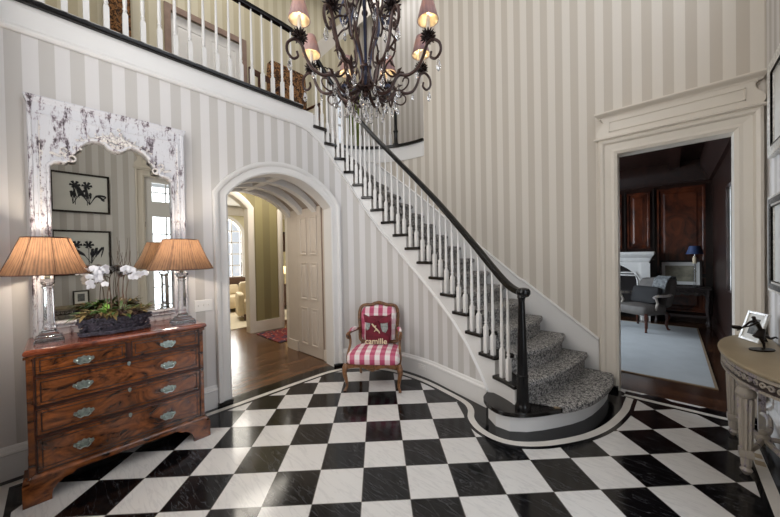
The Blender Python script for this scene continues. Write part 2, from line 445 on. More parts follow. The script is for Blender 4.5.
# ------------------------------------------------------------------ left wall with the arched opening, running on below the stair
def arch_z(y, c=1.885, w=.665, sp=2.18, rise=.34):
    R = (w*w+rise*rise)/(2*rise); d = min(abs(y-c), w)
    return sp-(R-rise)+math.sqrt(max(R*R-d*d, 0))
bm = NB(); cols = []
y0, y1 = 1.885-.665, 1.885+.665
def topL(l): return interp(LW-l, LOW)+.03
for l in lin(0, y0+.42, .2): cols.append((l, 0, topL(l)))
for l in lin(y0+.42, y1+.42, .03): cols.append((l, arch_z(l-.42), topL(l)))
for l in lin(y1+.42, LW-.42, .05): cols.append((l, 0, topL(l)))
ribbon(bm, inner_rev, cols, 0, .16, uvoff=-.42)
struct('wall_left', bm, M['paper'])
# casing and lining of the arch
def elev(l, z, off):
    p = inner_rev.off(l, off); return Vector((p.x, p.y, z))
def arch_casing(name, prof, mat, c=1.885, w=.665, sp=2.18, rise=.34, off=lambda y, z, o: elev(y+.42, z, o), z0=0.0):
    R = (w*w+rise*rise)/(2*rise); zc = sp-(R-rise); th = math.asin(w/R)
    seq = [((c-w, z), (-1, 0)) for z in (z0, .8, 1.6, sp-.001)]
    for t in lin(-th, th, .07): seq.append(((c+R*sin(t), zc+R*cos(t)), (sin(t), cos(t))))
    seq[4] = (seq[4][0], (-1, .25)); seq[-1] = (seq[-1][0], (1, .25))
    seq += [((c+w, z), (1, 0)) for z in (sp-.001, 1.6, .8, z0)]
    bm = NB(); rings = []
    for (y, z), (ny, nz) in seq: rings.append([off(y+ny*a, z+nz*a, o) for a, o in prof])
    loft(bm, rings); return struct(name, bm, mat)
CAS = [(-.006,.20),(-.006,-.018),(.012,-.028),(.03,-.024),(.075,-.030),(.085,-.042),(.105,-.048),(.125,-.048),(.13,-.03),(.13,0),(.01,.002),(.01,.20)]
arch_casing('trim_4', CAS, M['paint'])
bm = NB()                                             # black plinth shoes of the casing
for yy in (y0-.13, y1):
    ribbon(bm, inner_rev, [(yy+.42-.004, 0, .045), (yy+.42+.134, 0, .045)], -.054, .0)
struct('trim_5', bm, M['border_black'], smooth=False)
# baseboards
BB = [(0,0),(-.022,0),(-.022,.17),(-.03,.18),(-.026,.195),(-.012,.205),(-.006,.225),(0,.23)]
BB = [(-a, b) for a, b in BB]
def baseboard(name, path, l0, l1, sgn, mat=None):
    bm = NB(); P = [(*path.at(l), 0) for l in lin(l0, l1, .06)]
    sweep(bm, P, [(sgn*a, b) for a, b in BB]); return struct(name, bm, mat or M['paint'])
baseboard('baseboard_left', inner_rev, 0, y0-.13+.42, -1)
baseboard('baseboard_left.001', inner_rev, y1+.13+.42, LW-.44, -1)
# balcony fascia, nosing and the two mouldings
def linepts(path, l0, l1, st, zf): return [(*path.at(l), zf(l)) for l in lin(l0, l1, st)]
bm = NB(); sweep(bm, linepts(inner_rev, 0, 2.56, .1, lambda l: 0), [(.10,3.17),(-.012,3.17),(-.012,3.385),(.10,3.385)])
struct('trim_6', bm, M['paint'], smooth=False)
bm = NB(); sweep(bm, linepts(inner_rev, 0, 2.56, .1, lambda l: 0), [(.12,3.385),(-.045,3.385),(-.055,3.395),(-.055,3.418),(-.045,3.43),(.12,3.43)])
struct('trim_7', bm, M['black_paint'], smooth=False)
bm = NB(); sweep(bm, linepts(inner_rev, 0, LW-.42, .05, lambda l: interp(LW-l, LOW)), [(.0,-.02),(-.018,-.018),(-.030,-.002),(-.030,.012),(-.014,.03),(0,.03)])
struct('trim_8', bm, M['paint'])

# ------------------------------------------------------------------ far wall (library doorway), curved outer stair wall, right and near walls
def wall(name, path, rects, o0, o1, mat, uvoff=0.0, step=.4):
    bm = NB()
    for l0, l1, z0, z1 in rects: ribbon(bm, path, [(l, z0, z1) for l in lin(l0, l1, step)], o0, o1, uvoff)
    return struct(name, bm, mat)
CEIL = 7.6
wall('wall_far', outer, [(0, .18, 0, CEIL), (.18, 1.04, 2.58, CEIL), (1.04, 3.6, 0, CEIL)], 0, -.16, M['paper_far'])
wall('wall_stair', outer, [(3.6, outer.len-.001, 0, 3.19)], 0, -.14, M['paper_far'], step=.08)
bm = NB(); ribbon(bm, outer, [(l, 3.15, 3.385) for l in lin(3.6, outer.len-.001, .06)], .012, -.14); struct('trim_9', bm, M['paint'])
bm = NB(); ribbon(bm, outer, [(l, 3.385, 3.43) for l in lin(3.6, outer.len-.001, .06)], .045, -.16); struct('trim_10', bm, M['black_paint'])
right = Path([Vector((.6, 4.136)), Vector((.6, -.42))])
wall('wall_right', right, [(0, 2.036, 0, 3.9), (2.036, 2.976, 3.12, 3.9), (2.976, 4.556, 0, 3.9), (0, .436, 3.9, 6.3), (3.636, 4.556, 3.9, 6.3), (0, 4.556, 6.3, CEIL)], 0, .16, M['paper'])
near = Path([Vector((.6, -.42)), Vector((-3.446, -.42))])
wall('wall_near', near, [(0, 4.046, 0, .9), (0, 1.5, .9, 6.3), (3.5, 4.046, .9, 6.3), (0, 4.046, 6.3, CEIL)], 0, .16, M['paper'])
bm = NB(); box(bm, -6.3, .8, -.6, 5.8, CEIL, CEIL+.1); struct('ceiling', bm, M['ceil'], smooth=False)
baseboard('baseboard_right', right, .03, 2.036-.14, -1)
baseboard('baseboard_right.001', right, 2.976+.14, 4.53, -1)
baseboard('baseboard_near', near, .03, 4.02, -1)
# unseen windows added for light, above the front door and in the near wall
def window(name, x0, x1, y0, y1, z0, z1, nx, nz):
    """sash window in a wall; thin along x or y"""
    w = thing(name, 'x', 'window', ((x0+x1)/2, (y0+y1)/2, z0)); del w['label']; del w['category']; w['kind'] = 'structure'
    alongy = (y1-y0) > (x1-x0)
    def bar(bm, a0, a1, b0, b1):
        if alongy: box(bm, x0, x1, a0, a1, b0, b1)
        else: box(bm, a0, a1, y0, y1, b0, b1)
    s0, s1 = (y0, y1) if alongy else (x0, x1)
    bm = NB(); t = .05
    bar(bm, s0, s0+t, z0, z1); bar(bm, s1-t, s1, z0, z1); bar(bm, s0+t, s1-t, z0, z0+t); bar(bm, s0+t, s1-t, z1-t, z1)
    for i in range(1, nx): c = s0+(s1-s0)*i/nx; bar(bm, c-.014, c+.014, z0+t, z1-t)
    for i in range(1, nz): c = z0+(z1-z0)*i/nz; bar(bm, s0+t, s1-t, c-.014, c+.014)
    obj('window_frame', bm, M['paint'], w, world=True, smooth=False)
    bm = NB(); m = .004
    if alongy: xm = (x0+x1)/2; box(bm, xm-m, xm+m, s0+t, s1-t, z0+t, z1-t)
    else: ym = (y0+y1)/2; box(bm, s0+t, s1-t, ym-m, ym+m, z0+t, z1-t)
    obj('pane', bm, M['pane'], w, world=True, smooth=False)
    return w
window('window_added_1', .66, .72, .5, 3.7, 3.9, 6.3, 6, 5)  # unseen window, added to let light in high on the front wall
window('window_added_2', -2.9, -.9, -.54, -.48, .9, 6.3, 4, 9)  # unseen window, added and opened low for frontal fill

# ------------------------------------------------------------------ library doorway casing with entablature
def door_casing(name, path, l0, l1, top, sgn, mat, depth=.16, ent=True, w=.175, hs=.95):
    """l0<l1 opening; sgn*offset = toward the room"""
    bm = NB()
    prof = [(-.008,-depth),(-.008,.012),(.02,.03),(.045,.026),(.10,.034),(.115,.055),(w-.02,.062),(w,.05),(w,0),(.01,-.003),(.01,-depth)]
    def P(l, z, o): p = path.off(l, sgn*o); return Vector((p.x, p.y, z))
    seq = [((l0, 0), (-1, 0)), ((l0, top), (-1, 1)), ((l1, top), (1, 1)), ((l1, 0), (1, 0))]
    loft(bm, [[P(l+nl*a, z+nz*a, o) for a, o in prof] for (l, z), (nl, nz) in seq])
    o = struct(name, bm, mat, smooth=False)
    if ent:
        e0, e1, z = l0-w, l1+w, top+w
        bm = NB()
        def slab(a0, a1, za, zb, d): 
            loft(bm, [[P(a0, za, 0), P(a0, za, d), P(a0, zb, d), P(a0, zb, 0)], [P(a1, za, 0), P(a1, za, d), P(a1, zb, d), P(a1, zb, 0)]])
        # shaped frieze board: concave shoulders at both ends
        H = .285
        poly = [(e0-.0, z), (e0-.0, z+.03), (e0-.012, z+.055), (e0-.012, z+.085), (e0+.004, z+.115), (e0+.03, z+.145), (e0+.045, z+.175), (e0+.045, z+.205), (e0+.03, z+.215), (e0+.03, z+.235)]
        poly = poly + [(e0+e1-a, b) for a, b in reversed(poly)]
        loft(bm, [[P(a, b, 0) for a, b in poly], [P(a, b, .05) for a, b in poly]])
        def crown(a0, a1, z0, prof):                   # prof (out, up): mitred at both ends
            loft(bm, [[P(a0-o*.5, z0+u, o) for o, u in prof], [P(a1+o*.5, z0+u, o) for o, u in prof]])
        crown(e0, e1, z-.005, [(0, 0), (.062, 0), (.075, .008), (.078, .018), (.066, .026), (0, .028)])
        crown(e0+.03, e1-.03, z+.225, [(0, 0), (.055, 0), (.06, .012), (.075, .022), (.10, .034), (.112, .046), (.112, .058), (0, .06)])
        slab(e0+.10, e1-.10, z+.075, z+.083, .060); slab(e0+.10, e1-.10, z+.175, z+.183, .060)
        slab(e0+.10, e0+.108, z+.075, z+.183, .060); slab(e1-.108, e1-.10, z+.075, z+.183, .060)
        e = struct(name+'.001', bm, mat, smooth=False)
    return o
door_casing('trim_11', outer, .18, 1.04, 2.58, 1, M['paint_cream'], w=.158)
bm = NB()
for l in (.18-.16, 1.04): ribbon(bm, outer, [(l-.002, 0, .05), (l+.162, 0, .05)], .068, 0)
struct('trim_12', bm, M['border_black'], smooth=False)
baseboard('baseboard_far', outer, .001, .004, 1)
door_casing('trim_13', right, 2.036, 2.976, 3.12, -1, M['paint_cream'], w=.13)
# front door: glazed leaf below a glazed transom
d1 = thing('door_1', 'x', 'x', (.68, 1.63, 0)); del d1['label']; del d1['category']; d1['kind'] = 'structure'
bm = NB(); a, b = 1.16, 2.10
for (p, q, r, s) in ((a, a+.13, .0, 2.5), (b-.13, b, 0, 2.5), (a+.13, b-.13, 0, .28), (a+.13, b-.13, 2.36, 2.5), (a, b, 2.5, 2.62), (a, a+.13, 2.62, 3.12), (b-.13, b, 2.62, 3.12), (a+.13, b-.13, 3.02, 3.12), (a+.13, b-.13, 2.62, 2.66)):
    box(bm, .64, .69, p, q, r, s)
for i in range(1, 3):
    yy = a+.13+(b-a-.26)*i/3; box(bm, .65, .68, yy-.011, yy+.011, .28, 3.02)
for zz in (.62, .97, 1.32, 1.67, 2.02, 2.84): box(bm, .65, .68, a+.13, b-.13, zz-.011, zz+.011)
obj('door_leaf', bm, M['paint'], d1, world=True, smooth=False)
bm = NB(); box(bm, .663, .667, a+.13, b-.13, .28, 3.02); obj('pane', bm, M['pane'], d1, world=True, smooth=False)
bm = NB()
for zz in (.3, 1.25, 2.2): box(bm, .63, .645, a-.005, a+.02, zz-.05, zz+.05)
obj('hinge', bm, M['bronze'], d1, world=True, smooth=False)
bm = NB(); tube(bm, [(.64, b-.07, 1.05), (.58, b-.07, 1.05)], .01); sphere(bm, (.575, b-.07, 1.05), .028); obj('door_knob', bm, M['bronze'], d1, world=True)
# skirt on the outer stair wall
def OL(n):                                            # outer end of the nosing of riser n (arc on outer)
    T = [(1, 1.10), (2, 1.33), (3, 1.57), (4, 1.815), (5, 2.055)]
    return interp(n, T) if n <= 5 else 2.055+(n-5)*.2225
SK = [(1.205, .23), (1.205, .53)]
def skz(l):                                           # height of the pitch line at outer arc l
    n = 2 + (l-1.33)/.235 if l < 2.055 else 5+(l-2.055)/.2225
    return n*RISE
bm = NB(); cols = [(l, max(.0, skz(l)-.42), min(skz(l)+.255, 3.16)) for l in lin(1.215, 5.05, .08)]
ribbon(bm, outer, cols, .014, 0); struct('baseboard_stair', bm, M['paint'])
bm = NB(); sweep(bm, [(*outer.at(l), min(skz(l)+.255, 3.16)) for l in lin(1.215, 4.7, .08)], [(0,-.02),(.024,-.015),(.03,0),(.022,.018),(0,.022)])
struct('trim_14', bm, M['paint'])
# ------------------------------------------------------------------ the curved staircase
AC = {2:.235,3:.40,4:.575,5:.757,6:.946,7:1.143,8:1.344,9:1.55,10:1.745,11:1.93,12:2.10,13:2.245,14:2.365,15:2.485,16:2.61,17:2.745,18:2.91,19:3.07}
def AB(n):                                            # arc of the nosing front at the inner end
    if n == 1: return -.02
    if n == 2: return .06
    return (AC[n]+AC[n-1])/2
BULGE = {2:.09, 3:.15, 4:.13, 5:.10, 6:.06, 7:.04}
T1 = [(-1.33,2.80),(-1.31,2.68),(-1.22,2.58),(-1.087,2.531),(-.942,2.591),(-.821,2.72),(-.70,2.90),(-.60,3.08),(-.53,3.27),(-.48,3.55),(-.46,3.80),(-.475,4.0),(-.50,4.12)]
T1c = [Vector((p.x, p.y)) for p in catmull([(a, b, 0) for a, b in T1], 6)]
def front(n, w, back=0.0):
    if n == 1:
        P = Path(T1c); p = P.at(P.len*w); return p + P.nor(P.len*w)*back
    a = inner.at(AB(n)); b = outer.at(OL(n)); d = b-a; L = d.length; d /= L
    f = Vector((d.y, -d.x))                           # down the stair
    return a+d*L*w+f*(BULGE.get(n, 0)*4*w*(1-w)-back)
st = thing('curved_staircase', 'curved staircase with white risers, ebony treads and a leopard carpet runner', 'staircase', (-.95, 2.9, 0))
WS = [i/14 for i in range(15)]
def innerpts(a0, a1, off, n=5): return [inner.off(a0+(a1-a0)*i/n, off) for i in range(n+1)]
# inner left-hand normal of path newel->up: path runs -X, left = -Y = toward the hall
for n in range(1, NT+1):
    z = n*RISE
    bm = NB()
    if n == 1:
        poly = [p for p in T1c] + [Vector((-.60, 4.12)), Vector((-.74, 4.12)), Vector((-.95, 3.3)), Vector((-1.05, 2.9)), Vector((-1.2, 2.86))]
    else:
        F = [front(n, w) for w in WS]; B = [front(n+1, w, .035) for w in WS] if n < NT else [front(19, w, .02) for w in WS]
        io = .038
        a0, a1 = AB(n), AB(n+1)
        I = innerpts(a0, a1, io)
        poly = [inner.off(a0, io)] + F[1:] + [outer.at(OL(n)+(OL(n+1)-OL(n))*k/3) for k in (1, 2)] + B[::-1][:-1] + [inner.at(a1+.03)] + [inner.off(a1+.03, io)] + I[::-1][1:-1]
    prism(bm, [(p.x, p.y) for p in poly], z-.036, z)
    if n == 1: box(bm, -1.2, -.62, 3.0, 3.4, z-.036, z-.03)
    obj('tread', bm, M['tread'], st, world=True, bevel=.008)
    bm = NB(); R = []
    for w in WS:
        p, q = front(n, w, .03), front(n, w, .05)
        if n == 1: p, q = front(1, w, .04), front(1, w, .06)
        zb = (n-1)*RISE if n > 1 else 0
        R.append([(p.x, p.y, zb), (q.x, q.y, zb), (q.x, q.y, z-.036), (p.x, p.y, z-.036)])
    loft(bm, R); obj('riser', bm, M['paint'], st, world=True)
bm = NB(); R = []                                     # last riser, up to the landing
for w in WS:
    p, q = front(19, w, .0), front(19, w, .03); R.append([(p.x, p.y, NT*RISE), (q.x, q.y, NT*RISE), (q.x, q.y, 3.385), (p.x, p.y, 3.385)])
loft(bm, R); obj('riser', bm, M['paint'], st, world=True)
# open (inner) stringer with the stepped top
bm = NB(); cols = []
for n in range(2, NT+1):
    a0, a1 = AB(n)+.02, AB(n+1)+.02
    for a in lin(a0, a1, .04): cols.append((a, max(0, interp(a, LOW)), n*RISE-.034))
cols = [c if c[1] < c[2]-.02 else (c[0], c[2]-.02, c[2]) for c in cols]
cols += [(a, interp(a, LOW), 3.39) for a in lin(AB(19)+.02, 3.2, .05)]
ribbon(bm, inner, cols, .008, -.03); obj('stringer', bm, M['paint'], st, world=True)
# runner
bm = NB(); uvl = bm.loops.layers.uv.verify()
wn = 18; grid = []
for k in range(wn+1):
    row = []
    def wv(n, k=k):
        a, b = ((.13 if n > 2 else .07, .955) if n > 1 else (.43, .97)); return a+(b-a)*k/wn
    for n in range(1, NT+1):
        z = n*RISE
        if n > 1:
            q = front(n, wv(n), .022); row += [(q.x, q.y, z-RISE+.009), (q.x, q.y, z-.06)]
            q = front(n, wv(n), -.006); row += [(q.x, q.y, z-.036), (q.x, q.y, z)]
            q = front(n, wv(n), .006); row.append((q.x, q.y, z+.009))
        else:
            q = front(1, wv(1), -.007); row += [(q.x, q.y, z-.036), (q.x, q.y, z)]; q = front(1, wv(1), .006); row.append((q.x, q.y, z+.009))
        if n < NT: nx = front(n+1, wv(n+1), .022)
        else: nx = front(19, wv(19), -.005)
        q0 = Vector(row[-1][:2])
        for t in (.33, .66): m_ = q0.lerp(nx, t); row.append((m_.x, m_.y, z+.009))
    row.append((nx.x, nx.y, NT*RISE+.009)); row.append((nx.x, nx.y, 3.38))
    grid.append([bm.verts.new(p) for p in row])
for a, b in zip(grid, grid[1:]):
    for i in range(len(a)-1): bm.faces.new((a[i], a[i+1], b[i+1], b[i]))
run = obj('carpet_runner', bm, M['leopard'], st, world=True, smooth=True)
sm = run.modifiers.new('thick', 'SOLIDIFY'); sm.thickness = .009; sm.offset = 0
bm = NB(); a, b = front(1, .43, .012), Vector((-1.03, 3.05))
P = [(a.x, a.y, .181), (a.x-.035, a.y-.03, .181), (b.x-.035, b.y-.03, .181), (b.x, b.y, .181)]
prism(bm, [(p[0], p[1]) for p in P], .18, .192); obj('binding', bm, M['carpet_edge'], st, world=True, smooth=False)

# ------------------------------------------------------------------ railing: newel, handrail, balusters down the stair and along the balcony
rl = thing('stair_railing', 'white baluster railing with black handrail and newel, following stair and balcony', 'railing', (-.95, 2.68, .18))
bm = NB()
lathe(bm, [(.062,0),(.062,.03),(.056,.045),(.050,.06),(.046,.28),(.048,.285),(.048,.30),(.044,.305),(.036,.62),(.027,.93),(.030,.95),(.036,.965),(.030,.98),(.040,.998)], 20)
obj('newel_post', bm, M['black_paint'], rl)
RAIL = [(.0,1.185),(.10,1.185),(.23,1.255),(.385,1.40),(.57,1.59),(.921,1.93),(1.329,2.31),(1.735,2.71),(2.106,3.115),(2.365,3.43),(2.6,3.75),(2.85,4.06),(3.0,4.21),(3.15,4.305),(3.35,4.34),(9,4.34)]
rp = [(inner.off(a, -.02)) for a in lin(0, 3.30, .05)]; rz_ = [interp(a, RAIL) for a in lin(0, 3.30, .05)]
pts = [Vector((p.x, p.y, z)) for p, z in zip(rp, rz_)]
for i in range(3):                                    # ease the corners
    pts = [pts[0]]+[(pts[k-1]+pts[k]*2+pts[k+1])/4 for k in range(1, len(pts)-1)]+[pts[-1]]
pts += [Vector((-3.468, y, 4.34)) for y in (1.9, 1.5, 1.0, .5, 0, -.40)]
HR = [(-.028,-.025),(-.032,0),(-.026,.022),(0,.03),(.026,.022),(.032,0),(.028,-.025),(0,-.03)]
bm = NB(); rings = []
for i, p in enumerate(pts):
    t = (pts[min(i+1, len(pts)-1)]-pts[max(i-1, 0)]).normalized(); h = Vector((-t.y, t.x, 0)).normalized(); u = t.cross(h); u = u if u.z > 0 else -u
    rings.append([p+h*a+u*b for a, b in HR])
loft(bm, rings)
c = pts[0]
vs = lathe(bm, [(.02,-.045),(.045,-.035),(.058,-.012),(.058,.012),(.048,.03),(.02,.038),(.0,.038)], 20, tuple(c))
obj('handrail', bm, M['black_paint'], rl, world=True)
def baluster_mesh(h, sq=.30):
    bm = NB(); s = sq
    square_lathe(bm, [(.0185,0),(.0185,s-.012),(.012,s)])
    lathe(bm, [(.012,s-.002),(.017,s+.008),(.011,s+.018),(.018,s+.033),(.012,s+.048),(.013,s+.055),(.0165,s+.10),(.0155,s+.14),(.0085,h)], 8)
    return bm
_bc = {}
def baluster(x, y, z0, z1, ang=0, sq=.20):
    h = round(z1-z0, 2); k = (h, sq)
    if k not in _bc:
        bm = baluster_mesh(h, sq); finish(bm); me = bpy.data.meshes.new('baluster'); bm.to_mesh(me); bm.free(); me.materials.append(M['paint']); _bc[k] = me
    o = bpy.data.objects.new('baluster', _bc[k]); COL.objects.link(o); o.parent = rl
    o.location = Vector((x, y, z0))-rl.location; o.rotation_euler = (0, 0, ang); return o
for n in range(2, NT+1):
    a0, a1 = AB(n), AB(n+1); k = 2
    for i in range(k):
        a = a0+(a1-a0)*((i+.5)/k)+.005
        if n == 2: a += .05*(1-i)
        p = inner.off(a, -.005); t = inner.tan(a)
        baluster(p.x, p.y, n*RISE, interp(a, RAIL)-.02, math.atan2(t.y, t.x), .20+.07*i)
y = 2.02
while y > -.40:
    baluster(-3.468, y, 3.43, 4.32, 0, .22); y -= .121
# upper landing railing
ul = thing('landing_railing', 'upper landing railing with white balusters and black corner newel', 'railing', (*outer.off(4.15, -.03), 3.43))
bm = NB(); lathe(bm, [(.05,0),(.05,.03),(.034,.06),(.032,.22),(.045,.25),(.03,.28),(.026,.75),(.04,.78),(.028,.81),(.035,.86),(.05,.90),(.045,.93),(.0,.945)], 14)
obj('newel_post', bm, M['black_paint'], ul)
l0 = 4.15
R = [Vector((*outer.off(l, -.03), 4.30)) for l in lin(l0, 5.3, .06)]
bm = NB(); sweep(bm, R, [(-.028,-.025),(-.03,.01),(0,.03),(.03,.01),(.028,-.025)]); obj('handrail', bm, M['black_paint'], ul, world=True)
bal = None
for l in lin(l0+.10, 5.28, .105):
    q = outer.off(l, -.03)
    bm_key = (.86, .22)
    if bal is None:
        bal = obj('baluster', baluster_mesh(.86, .22), M['paint'], ul); o = bal
    else: o = bal.copy(); COL.objects.link(o)
    o.location = Vector((q.x, q.y, 3.43))-ul.location
# ------------------------------------------------------------------ chest of drawers
def flat_x(bm, poly, x0, x1):
    """prism of a (y, z) outline between two x"""
    loft(bm, [[(x0, y, z) for y, z in poly], [(x1, y, z) for y, z in poly]])
cd = thing('chest_of_drawers', 'burr walnut chest of drawers with silver handles on bracket feet', 'chest of drawers', (-3.19, .35, 0))
bm = NB(); box(bm, -3.415, -2.965, -.145, .835, .17, .925)
box(bm, -3.42, -2.952, -.155, .845, .915, .932)
for y in (-.128, .818): box(bm, -2.966, -2.958, y-.014, y+.014, .19, .915)
for z in (.932, .793, .598, .412, .182): box(bm, -2.966, -2.957, -.114, .804, z-.007, z+.007)
box(bm, -2.966, -2.957, .338, .356, .797, .925)
obj('case', bm, M['walnut'], cd, world=True, smooth=False)
bm = NB()
for z in (.7955, .598, .412): box(bm, -2.966, -2.9555, -.114, .804, z-.0095, z+.0095)
box(bm, -2.966, -2.9555, .335, .359, .80, .925)
for y in (-.113, .803): box(bm, -2.966, -2.9555, y-.004, y+.004, .185, .928)
obj('drawer_divider', bm, M['walnut_dark'], cd, world=True, smooth=False)
bm = NB(); sw = [(-3.425, -.155), (-2.93, -.155), (-2.93, .855), (-3.425, .855)]
def shrink(p, d): 
    cx, cy = -3.18, .3475; return [(x-d if x > cx else x, y+(d if y < cy else -d)) for x, y in p]
loft(bm, [[(x, y, z) for x, y in shrink(sw, d)] for z, d in ((.932,.02),(.938,.008),(.948,0),(.960,0),(.970,.006),(.975,.014))])
obj('top', bm, M['walnut_top'], cd, world=True, smooth=False)
bm = NB(); loft(bm, [[(x, y, z) for x, y in shrink(sw, d)] for z, d in ((.135,.012),(.165,.012),(.172,.018),(.182,.03))])
obj('base_moulding', bm, M['walnut'], cd, world=True, smooth=False)
foot = [(0,.137),(.235,.137),(.21,.115),(.17,.108),(.145,.085),(.125,.06),(.118,.03),(.118,.0),(-.006,.0),(-.004,.03),(0,.06)]
for yy, s in ((-.168, 1), (.863, -1)):
    for x0 in (-2.972, -3.415):
        bm = NB(); flat_x(bm, [(yy+s*a, b) for a, b in foot], x0, x0+.03)
        if x0 > -3:
            side = [(x0+.0285-max(a, 0), b) for a, b in foot]
            loft(bm, [[(x, yy-s*.006, z) for x, z in side], [(x, yy+s*.03, z) for x, z in side]])
        obj('foot', bm, M['walnut'], cd, world=True, smooth=False)
def pull(parent, y, z):
    bm = NB()
    pl = [(-.052,.0),(-.047,.016),(-.034,.013),(-.026,.024),(-.012,.020),(0,.030),(.012,.020),(.026,.024),(.034,.013),(.047,.016),(.052,.0),(.04,-.014),(.026,-.012),(.014,-.026),(0,-.022),(-.014,-.026),(-.026,-.012),(-.04,-.014)]
    flat_x(bm, [(y+a, z+b) for a, b in pl], -2.949, -2.945)
    for s in (-1, 1): tube(bm, [(-2.946, y+s*.03, z+.003), (-2.930, y+s*.03, z+.003)], .0065, 6); sphere(bm, (-2.929, y+s*.03, z+.003), .008, 6, 4)
    tube(bm, [(-2.93, y+.03, z+.003), (-2.927, y+.031, z-.012), (-2.925, y+.018, z-.022), (-2.925, y, z-.016), (-2.925, y-.018, z-.022), (-2.927, y-.031, z-.012), (-2.93, y-.03, z+.003)], .0042, 6)
    obj('handle', bm, M['pewter'], parent, world=True)
def escutcheon(parent, y, z):
    bm = NB(); flat_x(bm, [(y+a, z+b) for a, b in ((0,.017),(.010,.008),(.008,-.008),(0,-.018),(-.008,-.008),(-.010,.008))], -2.949, -2.944)
    obj('escutcheon', bm, M['pewter'], parent, world=True)
for (y0_, y1_, z0_, z1_, hs) in ((-.112,.336,.801,.924,(.112,)), (.358,.802,.801,.924,(.585,)), (-.112,.802,.606,.785,(.105,.585)), (-.112,.802,.42,.59,(.105,.58)), (-.112,.802,.19,.404,(.10,.572))):
    bm = NB(); box(bm, -2.966, -2.950, y0_, y1_, z0_, z1_)
    d = obj('drawer', bm, M['walnut'], cd, world=True, smooth=False, bevel=.003)
    bm = NB()
    for g, t in ((.002,.006), (.024,.005)):
        a, b, c, e = y0_+g, y1_-g, z0_+g, z1_-g; x = -2.9485
        for r in ((a, b, c, c+t), (a, b, e-t, e), (a, a+t, c, e), (b-t, b, c, e)): box(bm, -2.952, x, *r)
    obj('inlay', bm, M['inlay'], d, world=True, smooth=False)
    for h in hs: pull(d, h, (z0_+z1_)/2-.008)
    if len(hs) == 2: escutcheon(d, (y0_+y1_)/2+.0, z1_-.022)

# ------------------------------------------------------------------ mirror standing on the chest
mr = thing('wall_mirror', 'tall mirror in a chipped white carved frame, standing on the walnut chest', 'mirror', (-3.41, .355, .975))
MY0, MY1, MZ0, MZ1 = -.122, .832, .976, 2.69
TOP = [(-.02,2.235),(.0,2.26),(.035,2.27),(.06,2.268),(.075,2.285),(.07,2.31),(.082,2.335),(.105,2.345),(.118,2.37),(.14,2.41),(.175,2.448),(.215,2.47),(.255,2.475),(.285,2.465),(.305,2.44),(.33,2.425),(.355,2.42)]
TOP = TOP + [(.71-a, b) for a, b in reversed(TOP[:-1])]
OY0, OY1, OZ = -.02, .73, 1.07
bm = NB()
xa, xb = -3.443, -3.375
def sgrid(bm, ys, zb, zt, x0, x1):
    R = [[(x0, y, zb(y)), (x1, y, zb(y)), (x1, y, zt(y)), (x0, y, zt(y))] for y in ys]; loft(bm, R)
box(bm, xa, xb, MY0, OY0, MZ0, MZ1); box(bm, xa, xb, OY1, MY1, MZ0, MZ1)
box(bm, xa, xb, OY0, OY1, MZ0, OZ)
ys = sorted(set([OY0, OY1]+[a for a, b in TOP if OY0 < a < OY1]))
sgrid(bm, ys, lambda y: interp(y, sorted(TOP)), lambda y: MZ1, xa, xb)
obj('frame', bm, M['distress'], mr, world=True, smooth=False)
bm = NB()                                             # mouldings
def mould(pts, r, x): tube(bm, [(x, y, z) for y, z in pts], r, 6)
mould([(OY0-.008, 1.06), (OY0-.008, 2.235)]+[(a, b+.008) for a, b in TOP]+[(OY1+.008, 2.235), (OY1+.008, 1.06), (OY0-.008, 1.06)], .012, xb+.004)
for yy in (MY0+.012, MY1-.012): mould([(yy, MZ0), (yy, MZ1-.02)], .014, xb-.002)
for yy in (OY0-.055, OY1+.055): mould([(yy, MZ0+.03), (yy, 2.58)], .007, xb)
mould([(MY0+.02, 2.60), (MY1-.02, 2.60)], .006, xb)
mould([(OY0, 1.03), (OY1, 1.03)], .008, xb)
obj('moulding', bm, M['distress'], mr, world=True)
bm = NB(); loft(bm, [[(xa-.0, MY0-e, z), (xb+e*1.0, MY0-e, z), (xb+e*1.0, MY1+e, z), (xa-.0, MY1+e, z)] for z, e in ((2.68,.0),(2.69,.006),(2.705,.010),(2.715,.015),(2.725,.015))])
obj('cornice', bm, M['distress'], mr, world=True, smooth=False)
rnd = random.Random(3)                                # carving: crest of leaves, garlands, corner scrolls, jamb husks
def scroll(bm, cy, cz, r, a0, turns, s=1, rr=.008):
    P = []
    for i in range(int(14*turns)+1):
        t = i/14; a = a0+s*t*2*PI; q = r*(1-.75*t/turns); P.append((xb+.006, cy+q*cos(a), cz+q*sin(a)))
    tube(bm, P, [rr*(1-.4*i/len(P)) for i in range(len(P))], 6)
for s, c in ((1, .095), (-1, .615)):
    bm = NB(); scroll(bm, c, 2.31, .038, PI/2, 1.4, s); scroll(bm, c-s*.035, 2.36, .03, 0 if s > 0 else PI, 1.2, -s); scroll(bm, c+s*.03, 2.385, .024, 0, 1.1, s)
    for k in range(9): sphere(bm, (xb+.003, c-s*(.005+.012*k), 2.29+.012*k*(1 if k < 5 else .4)), .013, 6, 4, (.6, 1.2, .8))
    obj('corner_carving', bm, M['distress_carve'], mr, world=True)
bm = NB()
for k in range(60):
    y = .355+max(-.14, min(.14, rnd.gauss(0, .055))); z = 2.485+abs(rnd.gauss(0, .04))*max(.25, 1-abs(y-.355)/.15)
    sphere(bm, (xb+.006, y, z), rnd.uniform(.010, .020), 6, 4, (.9, 1, 1))
for i in range(7): sphere(bm, (xb+.008, .355+(i-3)*.012, 2.445+.006*abs(i-3)), .014, 6, 4, (.8, .7, 1.5))
for s in (-1, 1): scroll(bm, .355+s*.065, 2.475, .022, PI/2, 1.2, -s, .006)
